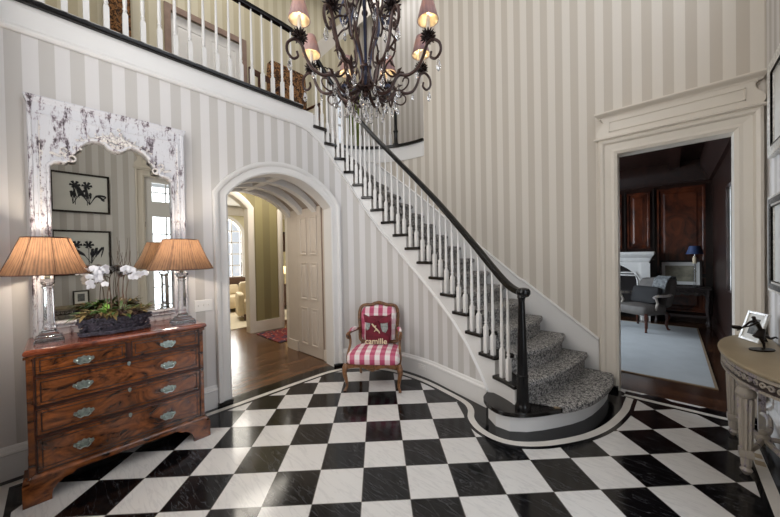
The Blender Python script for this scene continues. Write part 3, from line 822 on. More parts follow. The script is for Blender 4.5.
obj('crest_carving', bm, M['distress_carve'], mr, world=True)
for s in (-1, 1):
    bm = NB(); P = [(xb+.004, .355+s*t, 2.485+.03*sin(t*22)+.05*max(0, .12-t)) for t in lin(.03, .24, .015)]
    tube(bm, P, [.012*(1-i/len(P)*.7) for i in range(len(P))], 6)
    for k in range(9):
        t = .05+k*.021; a = (.355+s*t, 2.49+.03*sin(t*22)); b = (a[0]+s*.014, a[1]+.028*(1 if k % 2 else -.5))
        tube(bm, [(xb+.001, *a), (xb+.01, *b)], [.009, .003], 5)
    obj('garland_carving', bm, M['distress_carve'], mr, world=True)
for yy in (MY0+.055, MY1-.055):
    bm = NB(); tube(bm, [(xb-.003, yy, 1.12), (xb-.003, yy, 2.55)], .006, 5)
    for k in range(16): sphere(bm, (xb-.002, yy+.01*sin(k*2.1), 1.15+k*.09), .014, 6, 4, (.5, .7, 1.6))
    obj('jamb_carving', bm, M['distress_carve'], mr, world=True)
bm = NB(); box(bm, xa+.02, xa+.024, OY0-.03, OY1+.03, OZ-.03, 2.52); obj('mirror_glass', bm, M['mirror'], mr, world=True, smooth=False)

# ------------------------------------------------------------------ pair of crystal column lamps
LIGHTS = []
def table_lamp(x, y, sc, label):
    t = thing('table_lamp', label, 'lamp', (x, y, .975), .0, 'crystal column lamps on the chest')
    bm = NB(); square_lathe(bm, [(.072*sc,0),(.072*sc,.018),(.066*sc,.024),(.066*sc,.034),(.05*sc,.04),(.05*sc,.055),(.042*sc,.062)]); obj('base', bm, M['crystal'], t, smooth=False, bevel=.002)
    bm = NB(); lathe(bm, [(.036*sc,.062),(.038*sc,.07),(.03*sc,.085),(.031*sc,.10),(.027*sc,.115),(.024*sc,.36),(.031*sc,.372),(.024*sc,.385),(.035*sc,.40),(.036*sc,.41)], 8); square_lathe(bm, [(.034*sc,.41),(.036*sc,.43)]); obj('column', bm, M['crystal'], t, smooth=False)
    bm = NB(); lathe(bm, [(.012,.43),(.016,.44),(.01,.45),(.01,.47),(.018,.475),(.018,.50)], 10)
    for k in range(2): tube(bm, [(0, (k*2-1)*.012, .49), (0, (k*2-1)*.07, .55), (0, (k*2-1)*.07, .66), (0, 0, .71)], .0025, 5)
    tube(bm, [(0, 0, .705), (0, 0, .73)], .006, 6); obj('harp', bm, M['pewter'], t)
    bm = NB(); n = 72; R = []
    for r, z in ((.215,.462),(.16,.585),(.118,.712)): R.append([(r*sc*(1+.012*cos(k*PI))*cos(2*PI*k/n), r*sc*(1+.012*cos(k*PI))*sin(2*PI*k/n), z) for k in range(n)])
    loft(bm, R, cap=False); sh = obj('lamp_shade', bm, M['shade'], t)
    bm = NB()
    for r, z in ((.217,.462),(.119,.713)): tube(bm, [(r*sc*cos(a), r*sc*sin(a), z) for a in lin(0, 2*PI, .15)], .0035, 5)
    for k in range(8):
        a = 2*PI*k/8+.2; tube(bm, [(.217*sc*cos(a), .217*sc*sin(a), .462), (.119*sc*cos(a), .119*sc*sin(a), .713)], .0016, 4)
    obj('shade_trim', bm, M['walnut_dark'], sh)
    bm = NB(); sphere(bm, (0, 0, .555), .028, 10, 8, (1, 1, 1.2)); obj('bulb', bm, M['bulb'], t)
    LIGHTS.append(('P', 'lamp_light', (x, y, .975+.60), 15.0, (1, .86, .70), .04))
table_lamp(-3.18, -.045, .99, 'crystal column lamp with pleated copper shade at the left end of the chest')
table_lamp(-3.10, .725, 1.1, 'crystal column lamp with pleated copper shade at the right end of the chest')

# ------------------------------------------------------------------ orchid planter
pl = thing('orchid_planter', 'oval dark vine basket of white orchids on the walnut chest', 'planter', (-3.14, .30, .975))
rnd = random.Random(11)
bm = NB(); lathe(bm, [(.10,.004),(.122,.01),(.142,.04),(.164,.09),(.172,.125),(.155,.125),(.15,.10)], 28, sx=.52, sy=1.22)
for k in range(260):
    a = rnd.uniform(0, 2*PI); z = rnd.uniform(.008, .13); r = .136+.036*min(z/.1, 1)**.6
    sphere(bm, (r*.52*cos(a), r*1.22*sin(a), z), rnd.uniform(.006, .013), 5, 3, (1, 1.2, .8))
for j in range(3): tube(bm, [((.163+.006*rnd.random())*.54*cos(a), (.163+.006*rnd.random())*1.23*sin(a), .01+.008*j+.004*sin(a*7)) for a in lin(0, 2*PI, .2)], .006, 5)
obj('basket', bm, M['vine'], pl)
bm = NB(); lathe(bm, [(.0,.135),(.08,.14),(.14,.128),(.15,.11)], 16, sx=.52, sy=1.2)
for k in range(120):
    a = rnd.uniform(0, 2*PI); r = .16*math.sqrt(rnd.random()); sphere(bm, (r*.56*cos(a), r*1.25*sin(a), .14+rnd.uniform(-.01, .02)), rnd.uniform(.007, .014), 5, 3)
obj('moss', bm, M['vine_brown'], pl)
def leaf(bm, base, d, L, w, droop=.5, n=6):
    d = Vector(d).normalized(); s = d.cross(Vector((0, 0, 1)))
    s = s.normalized() if s.length > .01 else Vector((1, 0, 0)); up = s.cross(d); rows = []
    for i in range(n+1):
        t = i/n; p = Vector(base)+d*L*t+Vector((0, 0, -droop*L*t*t)); ww = w*sin(PI*min(1, .08+.92*t))**.7*(1-.2*t) if i < n else 0.001
        rows.append([p-s*ww/2+up*ww*.14, p, p+s*ww/2+up*ww*.14])
    V = [[bm.verts.new(q) for q in r] for r in rows]
    for a, b in zip(V, V[1:]):
        for i in range(2): bm.faces.new((a[i], a[i+1], b[i+1], b[i]))
for name, mat, n, L, zr, col in (('bronze_leaves', 'leaf_b', 95, (.05, .09), (-.1, .8), 0), ('orchid_leaves', 'leaf', 34, (.08, .13), (.1, 1.0), 1), ('fresh_leaves', 'leaf_light', 16, (.05, .10), (.6, 1.5), 2)):
    bm = NB()
    for k in range(n):
        a = rnd.uniform(0, 2*PI); r = rnd.uniform(.03, .15) if col else rnd.uniform(.09, .165)
        if col == 2: a = rnd.gauss(-PI/2, .6); r = rnd.uniform(.03, .10)
        b = (r*.55*cos(a), r*1.2*sin(a), .135+rnd.uniform(0, .04)); leaf(bm, b, (cos(a)+rnd.gauss(0, .4), sin(a)+rnd.gauss(0, .4), rnd.uniform(*zr)), rnd.uniform(*L), rnd.uniform(.018, .034) if col != 2 else .03, rnd.uniform(.1, .6))
    o = obj(name, bm, M[mat], pl); sm = o.modifiers.new('thick', 'SOLIDIFY'); sm.thickness = .0015
bm = NB(); stems = []
for k, (y0_, yt, zt, arch) in enumerate(((-.02, -.05, .50, -.10), (.02, .02, .48, .12), (-.05, -.03, .45, -.07))):
    P = [Vector((.0, y0_, .13)), Vector((.005, y0_*.8+yt*.2, .28)), Vector((.0, yt, .40)), Vector((.01, yt+arch*.35, zt-.02)), Vector((.02, yt+arch*.8, zt-.035)), Vector((.03, yt+arch, zt-.07))]
    Q = catmull(P, 6); tube(bm, Q, .003, 5); stems.append(Q)
obj('stem', bm, M['branch'], pl)
bm = NB()
for k in range(3):
    P = [Vector((-.02, .03+.02*k, .13))]
    for i in range(7): P.append(P[-1]+Vector((rnd.gauss(0, .008), rnd.gauss(.004*(k-1), .012), .085)))
    tube(bm, P, [.0035*(1-i/9) for i in range(len(P))], 5)
    tube(bm, [P[4], P[4]+Vector((0, .03*(1 if k else -1), .07)), P[4]+Vector((0, .035*(1 if k else -1), .15))], .0015, 4)
obj('twig', bm, M['branch'], pl)
def flower(c, r, yaw, pitch):
    bm = NB()
    for a, L, w in ((90, 1, .9), (210, 1, .75), (330, 1, .75), (25, 1.05, 1.35), (155, 1.05, 1.35)):
        a = math.radians(a); d = Vector((0, cos(a), sin(a))); s = Vector((0, -sin(a), cos(a))); rows = []
        for i in range(6):
            t = i/5; ww = r*w*sin(PI*min(1, .1+.88*t))**.6*.5; p = d*r*L*t+Vector((.18*r*sin(t*2.6)+(.002 if w > 1 else 0), 0, 0))
            rows.append([p-s*ww, p+Vector((.003, 0, 0)), p+s*ww])
        V = [[bm.verts.new(q) for q in rr] for rr in rows]
        for A, B in zip(V, V[1:]):
            for i in range(2): bm.faces.new((A[i], A[i+1], B[i+1], B[i]))
    sphere(bm, (.006, 0, -.004), r*.18, 6, 4)
    Mx = Matrix.Translation(c) @ Matrix.Rotation(yaw, 4, 'Z') @ Matrix.Rotation(pitch, 4, 'Y'); xf(bm.verts, Mx)
    return bm
k = 0
for Q, n in zip(stems, (14, 13, 9)):
    for i in range(n):
        q = Q[int(len(Q)*(.58+.40*i/(n-1)))-1]
        c = q+Vector((rnd.uniform(.005, .03), rnd.gauss(0, .026), rnd.gauss(0, .022)))
        o = obj('flower', flower(c, rnd.uniform(.023, .030), rnd.gauss(-.3, .5), rnd.gauss(.1, .25)), M['petal'], pl)
        k += 1
# switch plate
sp = thing('light_switch', 'white three-gang switch plate on the striped wall beside the arch', 'light switch', (-3.446, .985, 1.055))
bm = NB(); loft(bm, [[(x, a, b) for a, b in ((-.082+e,-.058+e),(.082-e,-.058+e),(.082-e,.058-e),(-.082+e,.058-e))] for x, e in ((.001, 0), (.005, .001), (.007, .006))]); obj('plate', bm, M['plate'], sp, smooth=False)
for k in (-1, 0, 1):
    bm = NB(); box(bm, .006, .018, k*.046-.005, k*.046+.005, -.004, .013); obj('toggle', bm, M['plate'], sp, smooth=False)
# ------------------------------------------------------------------ pink check armchair and its pillow
chx, chy = -2.630, 2.575
# faces the camera: local -y is forward
fx, fy = -.155, -.988                                  # in the tile frame
wx, wy = (fx-fy)/math.sqrt(2), (fx+fy)/math.sqrt(2)
rzc = math.atan2(wy, wx)+PI/2
ac = thing('armchair', 'carved wooden armchair upholstered in pink and white check below the stair', 'armchair', (chx, chy, 0), rzc)
def uvbox(bm, axis=(0, 1), scale=1.0):
    uv = bm.loops.layers.uv.verify()
    for f in bm.faces:
        for lp in f.loops: lp[uv].uv = (lp.vert.co[axis[0]]*scale, lp.vert.co[axis[1]]*scale)
def cushion(bm, x0, x1, y0, y1, z0, z1, crown=.03, nx=12, ny=12, taper=0.0, r=.25):
    """soft pad: superellipse plan, crowned top"""
    rings = []
    def ring(k, z, cr):
        out = []
        for i in range(48):
            a = 2*PI*i/48; c, s = cos(a), sin(a); e = .28
            px = (abs(c)**e)*(1 if c > 0 else -1); py = (abs(s)**e)*(1 if s > 0 else -1)
            yy = (y0+y1)/2+py*(y1-y0)/2*k; xx = (x0+x1)/2+px*((x1-x0)/2)*k*(1-taper*(py+1)/2)
            out.append((xx, yy, z+cr*(1-abs(px*k)**2*.5-abs(py*k)**2*.5)))
        return out
    h = z1-z0
    for k, z, cr in ((.0001, z0, 0), (.93, z0, 0), (.985, z0+h*.15, 0), (1, z0+h*.45, 0), (.985, z0+h*.8, 0), (.95, z0+h*.95, crown*.15), (.85, z1, crown*.4), (.6, z1+crown*.2, crown*.5), (.3, z1+crown*.4, crown*.6), (.0001, z1+crown*.5, crown*.6)):
        rings.append(ring(k, z, cr))
    return loft(bm, rings, cap=False)
bm = NB(); cushion(bm, -.315, .315, -.26, .22, .285, .405, .03, taper=.14); 
finish(bm)
uv = bm.loops.layers.uv.verify()
for f in bm.faces:
    for lp in f.loops: lp[uv].uv = (lp.vert.co.x+.03, lp.vert.co.y-(.42-lp.vert.co.z)*1.0)
obj('seat', bm, M['check'], ac)
def backshape(t, w, z0, z1):                           # outline of the back in (x, z)
    P = [(-.8*w, z0), (-.93*w, z0+.04), (-.95*w, z0+.16), (-w, z0+.30), (-.97*w, z1-.07), (-.86*w, z1-.02), (-.62*w, z1-.004), (-.4*w, z1-.004), (-.2*w, z1+.014), (0, z1+.024)]
    P = [(p[0]*t, z0+(p[1]-z0)*t+(z1-z0)*(1-t)/2) for p in P]
    return P+[(-x, z) for x, z in reversed(P[:-1])]
def lean(x, y, z): return (x, .21+(z-.42)*.22+y, z)
bm = NB(); rings = []
for t, y in ((.01, -.045), (.5, -.043), (.82, -.035), (.95, -.02), (1, 0), (1, .025), (.01, .03)):
    rings.append([lean(x, y, z) for x, z in backshape(t, .232, .445, .865)])
loft(bm, rings); finish(bm); uvbox(bm, (0, 2)); obj('backrest', bm, M['check'], ac)
bm = NB()
out = catmull([(x, z, 0) for x, z in backshape(1, .252, .43, .885)+[backshape(1, .252, .43, .885)[0]]], 3)
tube(bm, [lean(p.x, 0, p.y) for p in out], .021, 8, cap=False)
for k in range(9): 
    x = (k-4)*.017; tube(bm, [lean(x*.6, -.02, .893), lean(x, -.028, .915-.006*abs(k-4))], [.010, .006], 6)
sphere(bm, lean(0, -.025, .905), .02, 8, 6, (1.3, .7, 1))
for s in (-1, 1): tube(bm, [lean(s*.19, .01, .445), (s*.215, .20, .38), (s*.215, .20, .30)], .02, 8)
obj('back_frame', bm, M['chair_wood'], ac)
bm = NB()                                             # seat rail with serpentine apron
def rail(p, q, n=10, drop=.02):
    P = [Vector(p).lerp(Vector(q), i/n) for i in range(n+1)]
    R = []
    d = (Vector(q)-Vector(p)).normalized(); s = Vector((-d.y, d.x, 0))*.016
    for i, a in enumerate(P):
        t = i/n; b = .245+drop*abs(sin(PI*t*2))-.022*max(0, 1-abs(t-.5)*6)
        R.append([a-s+Vector((0, 0, b)), a+s+Vector((0, 0, b)), a+s+Vector((0, 0, .295)), a-s+Vector((0, 0, .295))])
    loft(bm, R)
fl, fr, bl, br = (-.30, -.25), (.30, -.25), (-.235, .20), (.235, .20)
for p, q in ((fl, fr), (fr, br), (br, bl), (bl, fl)): rail((*p, 0), (*q, 0), 12)
for k in range(-3, 4): sphere(bm, (k*.014, -.27, .262-.003*abs(k)), .010, 6, 4)
obj('seat_rail', bm, M['chair_wood'], ac, smooth=True)
for (x, y) in (fl, fr):                                # cabriole legs
    s = 1 if x > 0 else -1; bm = NB()
    P = catmull([(x, y, .30), (x+s*.012, y-.015, .26), (x+s*.014, y-.022, .20), (x+s*.002, y-.008, .13), (x-s*.006, y, .06), (x+s*.004, y-.012, .025), (x+s*.012, y-.024, .0)], 4)
    tube(bm, P, [interp(i/(len(P)-1), [(0,.028),(.2,.031),(.35,.026),(.6,.017),(.8,.014),(.9,.017),(1,.02)]) for i in range(len(P))], 8)
    sphere(bm, (x+s*.012, y-.036, .24), .014, 6, 4); obj('leg', bm, M['chair_wood'], ac)
for (x, y) in (bl, br):
    s = 1 if x > 0 else -1; bm = NB()
    tube(bm, catmull([(x, y, .30), (x, y+.005, .2), (x+s*.005, y+.03, .1), (x+s*.01, y+.07, 0)], 4), [.022]*4+[.018]*5+[.015]*4, 8); obj('leg', bm, M['chair_wood'], ac)
for s in (-1, 1):
    bm = NB()
    P = catmull([lean(s*.235, -.01, .60), (s*.262, .17, .595), (s*.29, .06, .60), (s*.312, -.06, .605), (s*.318, -.105, .595), (s*.312, -.12, .57), (s*.300, -.105, .555)], 5)
    tube(bm, P, .016, 8)
    P = catmull([(s*.310, -.075, .595), (s*.300, -.045, .54), (s*.295, -.06, .47), (s*.305, -.12, .40), (s*.310, -.15, .34), (s*.30, -.16, .28)], 5)
    tube(bm, P, [.014+.006*abs(.5-i/len(P)) for i in range(len(P))], 8)
    arm = obj('armrest', bm, M['chair_wood'], ac)
    bm = NB(); tube(bm, catmull([(s*.262, .15, .618), (s*.285, .06, .625), (s*.305, -.03, .620)], 5), [.012, .018, .021, .023, .024, .024, .023, .022, .020, .016, .010], 8); finish(bm); uvbox(bm, (0, 1)); obj('arm_pad', bm, M['check'], arm)
# pillow
pw = thing('throw_pillow', 'dark red pillow with a bow and embroidered letters leaning on the pink armchair', 'pillow', ac.location+Vector((0, 0, 0)), rzc)
def pil(x, z):                                         # front surface y of the pillow
    e = 1-max(abs(x-.012)/.165, abs(z-.595)/.175)**2.2
    return .085+(z-.42)*.22-.055*max(0, e)**.5
bm = NB(); R = []
for t in (0.02, .3, .55, .75, .88, .96, 1.0):
    R.append([(.012+.16*t*a, .10+(.595+.17*t*b-.42)*.22-.06*math.sqrt(max(0, 1-t**2.4)), .595+.17*t*b) for a, b in [(math.copysign(abs(cos(q))**.45, cos(q)), math.copysign(abs(sin(q))**.45, sin(q))) for q in lin(0, 2*PI, .14)[:-1]]])
R2 = [[(x, .20+(z-.42)*.22-(y-(.10+(z-.42)*.22))-.1, z) for x, y, z in r] for r in reversed(R[:-1])]
loft(bm, R+R2); obj('cover', bm, M['red'], pw)
def pdisc(poly, d=.004):
    bm = NB(); 
    F = [bm.verts.new((x, .1+(z-.42)*.22-.066, z)) for x, z in poly]; B = [bm.verts.new((x, .1+(z-.42)*.22-.02, z)) for x, z in poly]
    bm.faces.new(F); bm.faces.new(B[::-1]); n = len(F)
    for i in range(n): bm.faces.new((F[i], B[i], B[(i+1) % n], F[(i+1) % n]))
    return bm
obj('brocade_panel', pdisc([(.05,.71),(.135,.715),(.14,.62),(.115,.575),(.075,.59),(.055,.64)]), M['teal'], pw, smooth=False)
obj('brocade_panel', pdisc([(-.13,.72),(-.075,.70),(-.09,.62),(-.12,.60),(-.135,.65)]), M['teal'], pw, smooth=False)
bm = NB()
for poly in ([(.012,.705),(.075,.745),(.185,.80),(.165,.70),(.07,.685)], [(.012,.705),(-.06,.74),(-.165,.79),(-.145,.70),(-.05,.685)]):
    zc = [(x, z) for x, z in poly]; F = [bm.verts.new((x, .1+(z-.42)*.22-.075, z)) for x, z in zc]; B = [bm.verts.new((x, .1+(z-.42)*.22-.03, z)) for x, z in zc]
    bm.faces.new(F); bm.faces.new(B[::-1]); n = len(F)
    for i in range(n): bm.faces.new((F[i], B[i], B[(i+1) % n], F[(i+1) % n]))
sphere(bm, (.012, .085, .708), .022, 8, 6)
tube(bm, [(.012, .085, .70), (.03, .075, .64), (.04, .07, .60)], [.01, .012, .004], 6); obj('bow', bm, M['red'], pw, smooth=False)
bm = NB()
tube(bm, [(-.055, .075, .685), (-.035, .072, .66), (-.01, .070, .635), (.01, .068, .61), (.035, .066, .59)], [.008, .011, .007, .012, .006], 6)
tube(bm, [(-.045, .074, .665), (-.02, .07, .655), (.0, .068, .66)], .006, 6); tube(bm, [(.0, .068, .62), (-.025, .066, .59)], .006, 6); tube(bm, [(.03, .067, .60), (.04, .066, .57)], .007, 6)
obj('embroidered_figure', bm, M['ivory'], pw)
def text_obj(s, size, mat, parent, loc, rot, name='lettering', ext=.002, bold=0.0):
    cu = bpy.data.curves.new(name, 'FONT'); cu.body = s; cu.size = size; cu.extrude = ext; cu.offset = bold; cu.align_x = 'CENTER'
    o = bpy.data.objects.new(name, cu); COL.objects.link(o)
    bpy.context.view_layer.update()
    me = bpy.data.meshes.new_from_object(o); bpy.data.objects.remove(o)
    m = bpy.data.objects.new(name, me); COL.objects.link(m); me.materials.clear(); me.materials.append(mat)
    m.parent = parent; m.location = loc; m.rotation_euler = rot; return m
text_obj('camille', .098, M['ivory'], pw, (.0, .036, .448), (PI/2, 0, 0), ext=.004, bold=.0015)
# wall outlet on the curved baseboard
q = inner.off(1.42, .024); tq = inner.nor(1.42)
ol = thing('wall_outlet', 'white outlet plate low on the curved baseboard right of the armchair', 'outlet', (q.x, q.y, .12), math.atan2(tq.y, tq.x))
bm = NB(); box(bm, 0, .006, -.058, .058, -.036, .036); obj('plate', bm, M['plate'], ol, smooth=False, bevel=.003)
bm = NB()
for s in (-1, 1): box(bm, .006, .009, s*.024-.013, s*.024+.013, -.016, .016)
obj('socket', bm, M['plate'], ol, smooth=False)
# ------------------------------------------------------------------ wrought iron chandelier
CX, CY = -1.71, 1.625
CX, CY = -1.705, 1.622
CZ = 3.05; RR = .485
ch = thing('chandelier', 'wrought iron chandelier with eight pink silk shades and hanging crystals', 'chandelier', (CX, CY, CEIL))
dz = -CEIL
fwd = math.atan2(.7359, -.6770)+.03
# chain, canopy and central stem
bm = NB(); lathe(bm, [(.0,0),(.09,-.0),(.085,-.03),(.04,-.05),(.015,-.07)], 16); obj('canopy', bm, M['iron'], ch)
bm = NB(); z = -.07
while z > 4.18+dz:
    k = int(round(z/-.05)); P = [(.012*cos(a)*(k % 2), .012*cos(a)*(1-k % 2), z-.025+.035*sin(a)) for a in lin(0, 2*PI, .6)]
    tube(bm, P, .0035, 5); z -= .05
obj('chain', bm, M['iron'], ch)
bm = NB()
tube(bm, [(0, 0, 4.2+dz), (0, 0, 2.77+dz)], .011, 8)
for z, r in ((4.15,.03),(3.95,.022),(3.62,.035),(3.36,.025),(2.98,.032),(2.86,.026),(2.79,.018)): sphere(bm, (0, 0, z+dz), r, 10, 6, (1, 1, .9))
sphere(bm, (0, 0, 2.755+dz), .024, 10, 8); obj('stem', bm, M['iron'], ch)
# S-scroll bars of the body
def ring_pt(r, z, a): return (r*cos(a), r*sin(a), z+dz-.018)
for i in range(8):
    a = fwd+PI/8+i*PI/4+PI/8
    bm = NB()
    prof = [(.03,4.1),(.055,4.02),(.12,3.9),(.15,3.76),(.12,3.6),(.155,3.48),(.19,3.38),(.165,3.29),(.13,3.33),(.15,3.37)]
    tube(bm, [ring_pt(r, z, a) for r, z, _ in catmull([(p[0], p[1], 0) for p in prof], 4)], .009, 6)
    prof = [(.085,3.60),(.045,3.58),(.04,3.5),(.09,3.38),(.105,3.25),(.05,3.08),(.030,2.97),(.04,2.88),(.09,2.80),(.15,2.765),(.185,2.80),(.17,2.84),(.145,2.825)]
    tube(bm, [ring_pt(r, z, a) for r, z, _ in catmull([(p[0], p[1], 0) for p in prof], 4)], .0095, 6)
    obj('scroll_bar', bm, M['iron_blue_lit' if i % 2 else 'iron'], ch)
bm = NB(); tube(bm, [ring_pt(.035, 2.97, a) for a in lin(0, 2*PI, .35)], .012, 6); obj('collar', bm, M['iron'], ch)
bm = NB(); tube(bm, [ring_pt(.145, 2.76, a) for a in lin(0, 2*PI, .25)], .008, 6); obj('hoop', bm, M['iron'], ch)
for i in range(8):
    a = fwd+PI/8+i*PI/4; bm = NB()
    prof = [(.20,3.35),(.17,3.39),(.14,3.36),(.15,3.31),(.20,3.30),(.25,3.24),(.235,3.12),(.17,3.03),(.15,2.93),(.20,2.86),(.26,2.86)]
    tube(bm, [ring_pt(r, z, a) for r, z, _ in catmull([(p[0], p[1], 0) for p in prof], 4)], .0075, 6)
    for zz, s in ((3.22, 1), (3.08, -1)):
        b = Vector(ring_pt(.24 if s > 0 else .2, zz, a)); d = Vector((cos(a), sin(a), 0)); tube(bm, [b, b+d*.02+Vector((0, 0, .03*s)), b+d*.045+Vector((0, 0, .05*s))], [.008, .011, .002], 5)
    obj('scroll_bar', bm, M['iron'], ch)
def rosette(bm, c, r):
    sphere(bm, c, r*.5, 8, 6)
    for k in range(11):
        a = 2*PI*k/11
        for el in (-.35, .25, .75):
            q = Vector((cos(a+el)*cos(el), sin(a+el)*cos(el), sin(el)))
            tube(bm, [Vector(c)+q*r*.35, Vector(c)+q*r*.85, Vector(c)+q*r*1.08], [.009, .007, .002], 4)
def crystal_drop(c, L, w):
    bm = NB(); lathe(bm, [(.0, 0), (w*.25, -L*.12), (w*.5, -L*.55), (w*.46, -L*.72), (w*.2, -L*.92), (0, -L)], 6, c)
    sphere(bm, (c[0], c[1], c[2]+.012), .006, 5, 4); return bm
nd = 0
for i in range(8):
    a = fwd+PI/8+i*PI/4; mat = M['iron']
    prof = [(.03,2.88),(.07,2.785),(.14,2.745),(.20,2.77),(.235,2.83),(.27,2.855),(.33,2.84),(.40,2.87),(.445,2.94),(.475,3.02),(.52,3.045),(.565,3.01),(.57,2.95),(.535,2.91),(.50,2.93),(.505,2.965)]
    bm = NB(); Q = catmull([(p[0], p[1], 0) for p in prof], 4)
    tube(bm, [ring_pt(r, z, a) for r, z, _ in Q], [.0145-.006*k/len(Q) for k in range(len(Q))], 7)
    # leaf at the elbow
    for s in (-1, 1):
        b = Vector(ring_pt(.25, 2.85, a)); d = Vector((cos(a), sin(a), 0)); q = Vector((-sin(a), cos(a), 0))
        tube(bm, [b, b+d*.02+q*s*.018+Vector((0,0,.03)), b+d*.045+q*s*.03+Vector((0,0,.035))], [.010, .012, .002], 5)
        tube(bm, [b, b-d*.03+q*s*.01+Vector((0,0,.03)), b-d*.05+q*s*.02+Vector((0,0,.045))], [.009, .009, .002], 5)
    # small counter scroll
    prof = [(.21,2.79),(.24,2.75),(.29,2.74),(.33,2.77),(.335,2.81),(.305,2.825),(.29,2.80)]
    tube(bm, [ring_pt(r, z, a) for r, z, _ in catmull([(p[0], p[1], 0) for p in prof], 3)], .006, 5)
    arm = obj('arm', bm, mat, ch)
    bm = NB(); rosette(bm, ring_pt(RR, 3.072, a), .055); obj('rosette', bm, M['rosette'], arm)
    bm = NB(); x, y, z = ring_pt(RR, 3.10, a); lathe(bm, [(.013,0),(.014,.01),(.013,.115),(.009,.12)], 8, (x, y, z)); obj('candle_sleeve', bm, M['candle'], arm)
    bm = NB(); sphere(bm, (x, y, z+.16), .016, 8, 6, (1, 1, 1.6)); obj('bulb', bm, M['bulb'], arm)
    bm = NB(); n = 24
    loft(bm, [[(x+r*(1+.02*(k % 2))*cos(2*PI*k/n), y+r*(1+.02*(k % 2))*sin(2*PI*k/n), z+h) for k in range(n)] for r, h in ((.074,.085),(.058,.15),(.036,.235))], cap=False)
    tube(bm, [(x+.074*cos(t), y+.074*sin(t), z+.085) for t in lin(0, 2*PI, .3)], .002, 4)
    s_ = obj('lamp_shade', bm, M['shade_chand'], arm); 
    s_.location = (0, 0, 0)
    LIGHTS.append(('P', 'chandelier_light', (CX+x, CY+y, z-dz+.16), 4.0, (1, .84, .66), .02))
    bm = NB(); loft(bm, [[(x+r*cos(2*PI*k/n), y+r*sin(2*PI*k/n), z+h) for k in range(n)] for r, h in ((.071,.086),(.055,.15),(.033,.234))], cap=False); obj('shade_liner', bm, M['shade_in'], s_)
    # crystals: one long from each scroll, two small below the elbow, one inside
    for r, zz, L, w, o in ((.555,2.90,.085,.035,0),(.40,2.85,.055,.024,0),(.25,2.79,.10,.036,.10),(.25,2.70,.06,.026,-.12),(.15,2.69,.09,.034,.2),(.17,3.28,.075,.03,.05),(.14,2.95,.05,.022,-.2)):
        p = ring_pt(r, zz, a+o); o_ = obj('crystal_drop', crystal_drop(p, L, w), M['crystal'], arm, smooth=False)
for k in range(6):
    a = k*PI/3; p = ring_pt(.02+.015*(k % 2), 2.74-.05*(k % 3), a); obj('crystal_drop', crystal_drop(p, .09, .032), M['crystal'], ch, smooth=False)
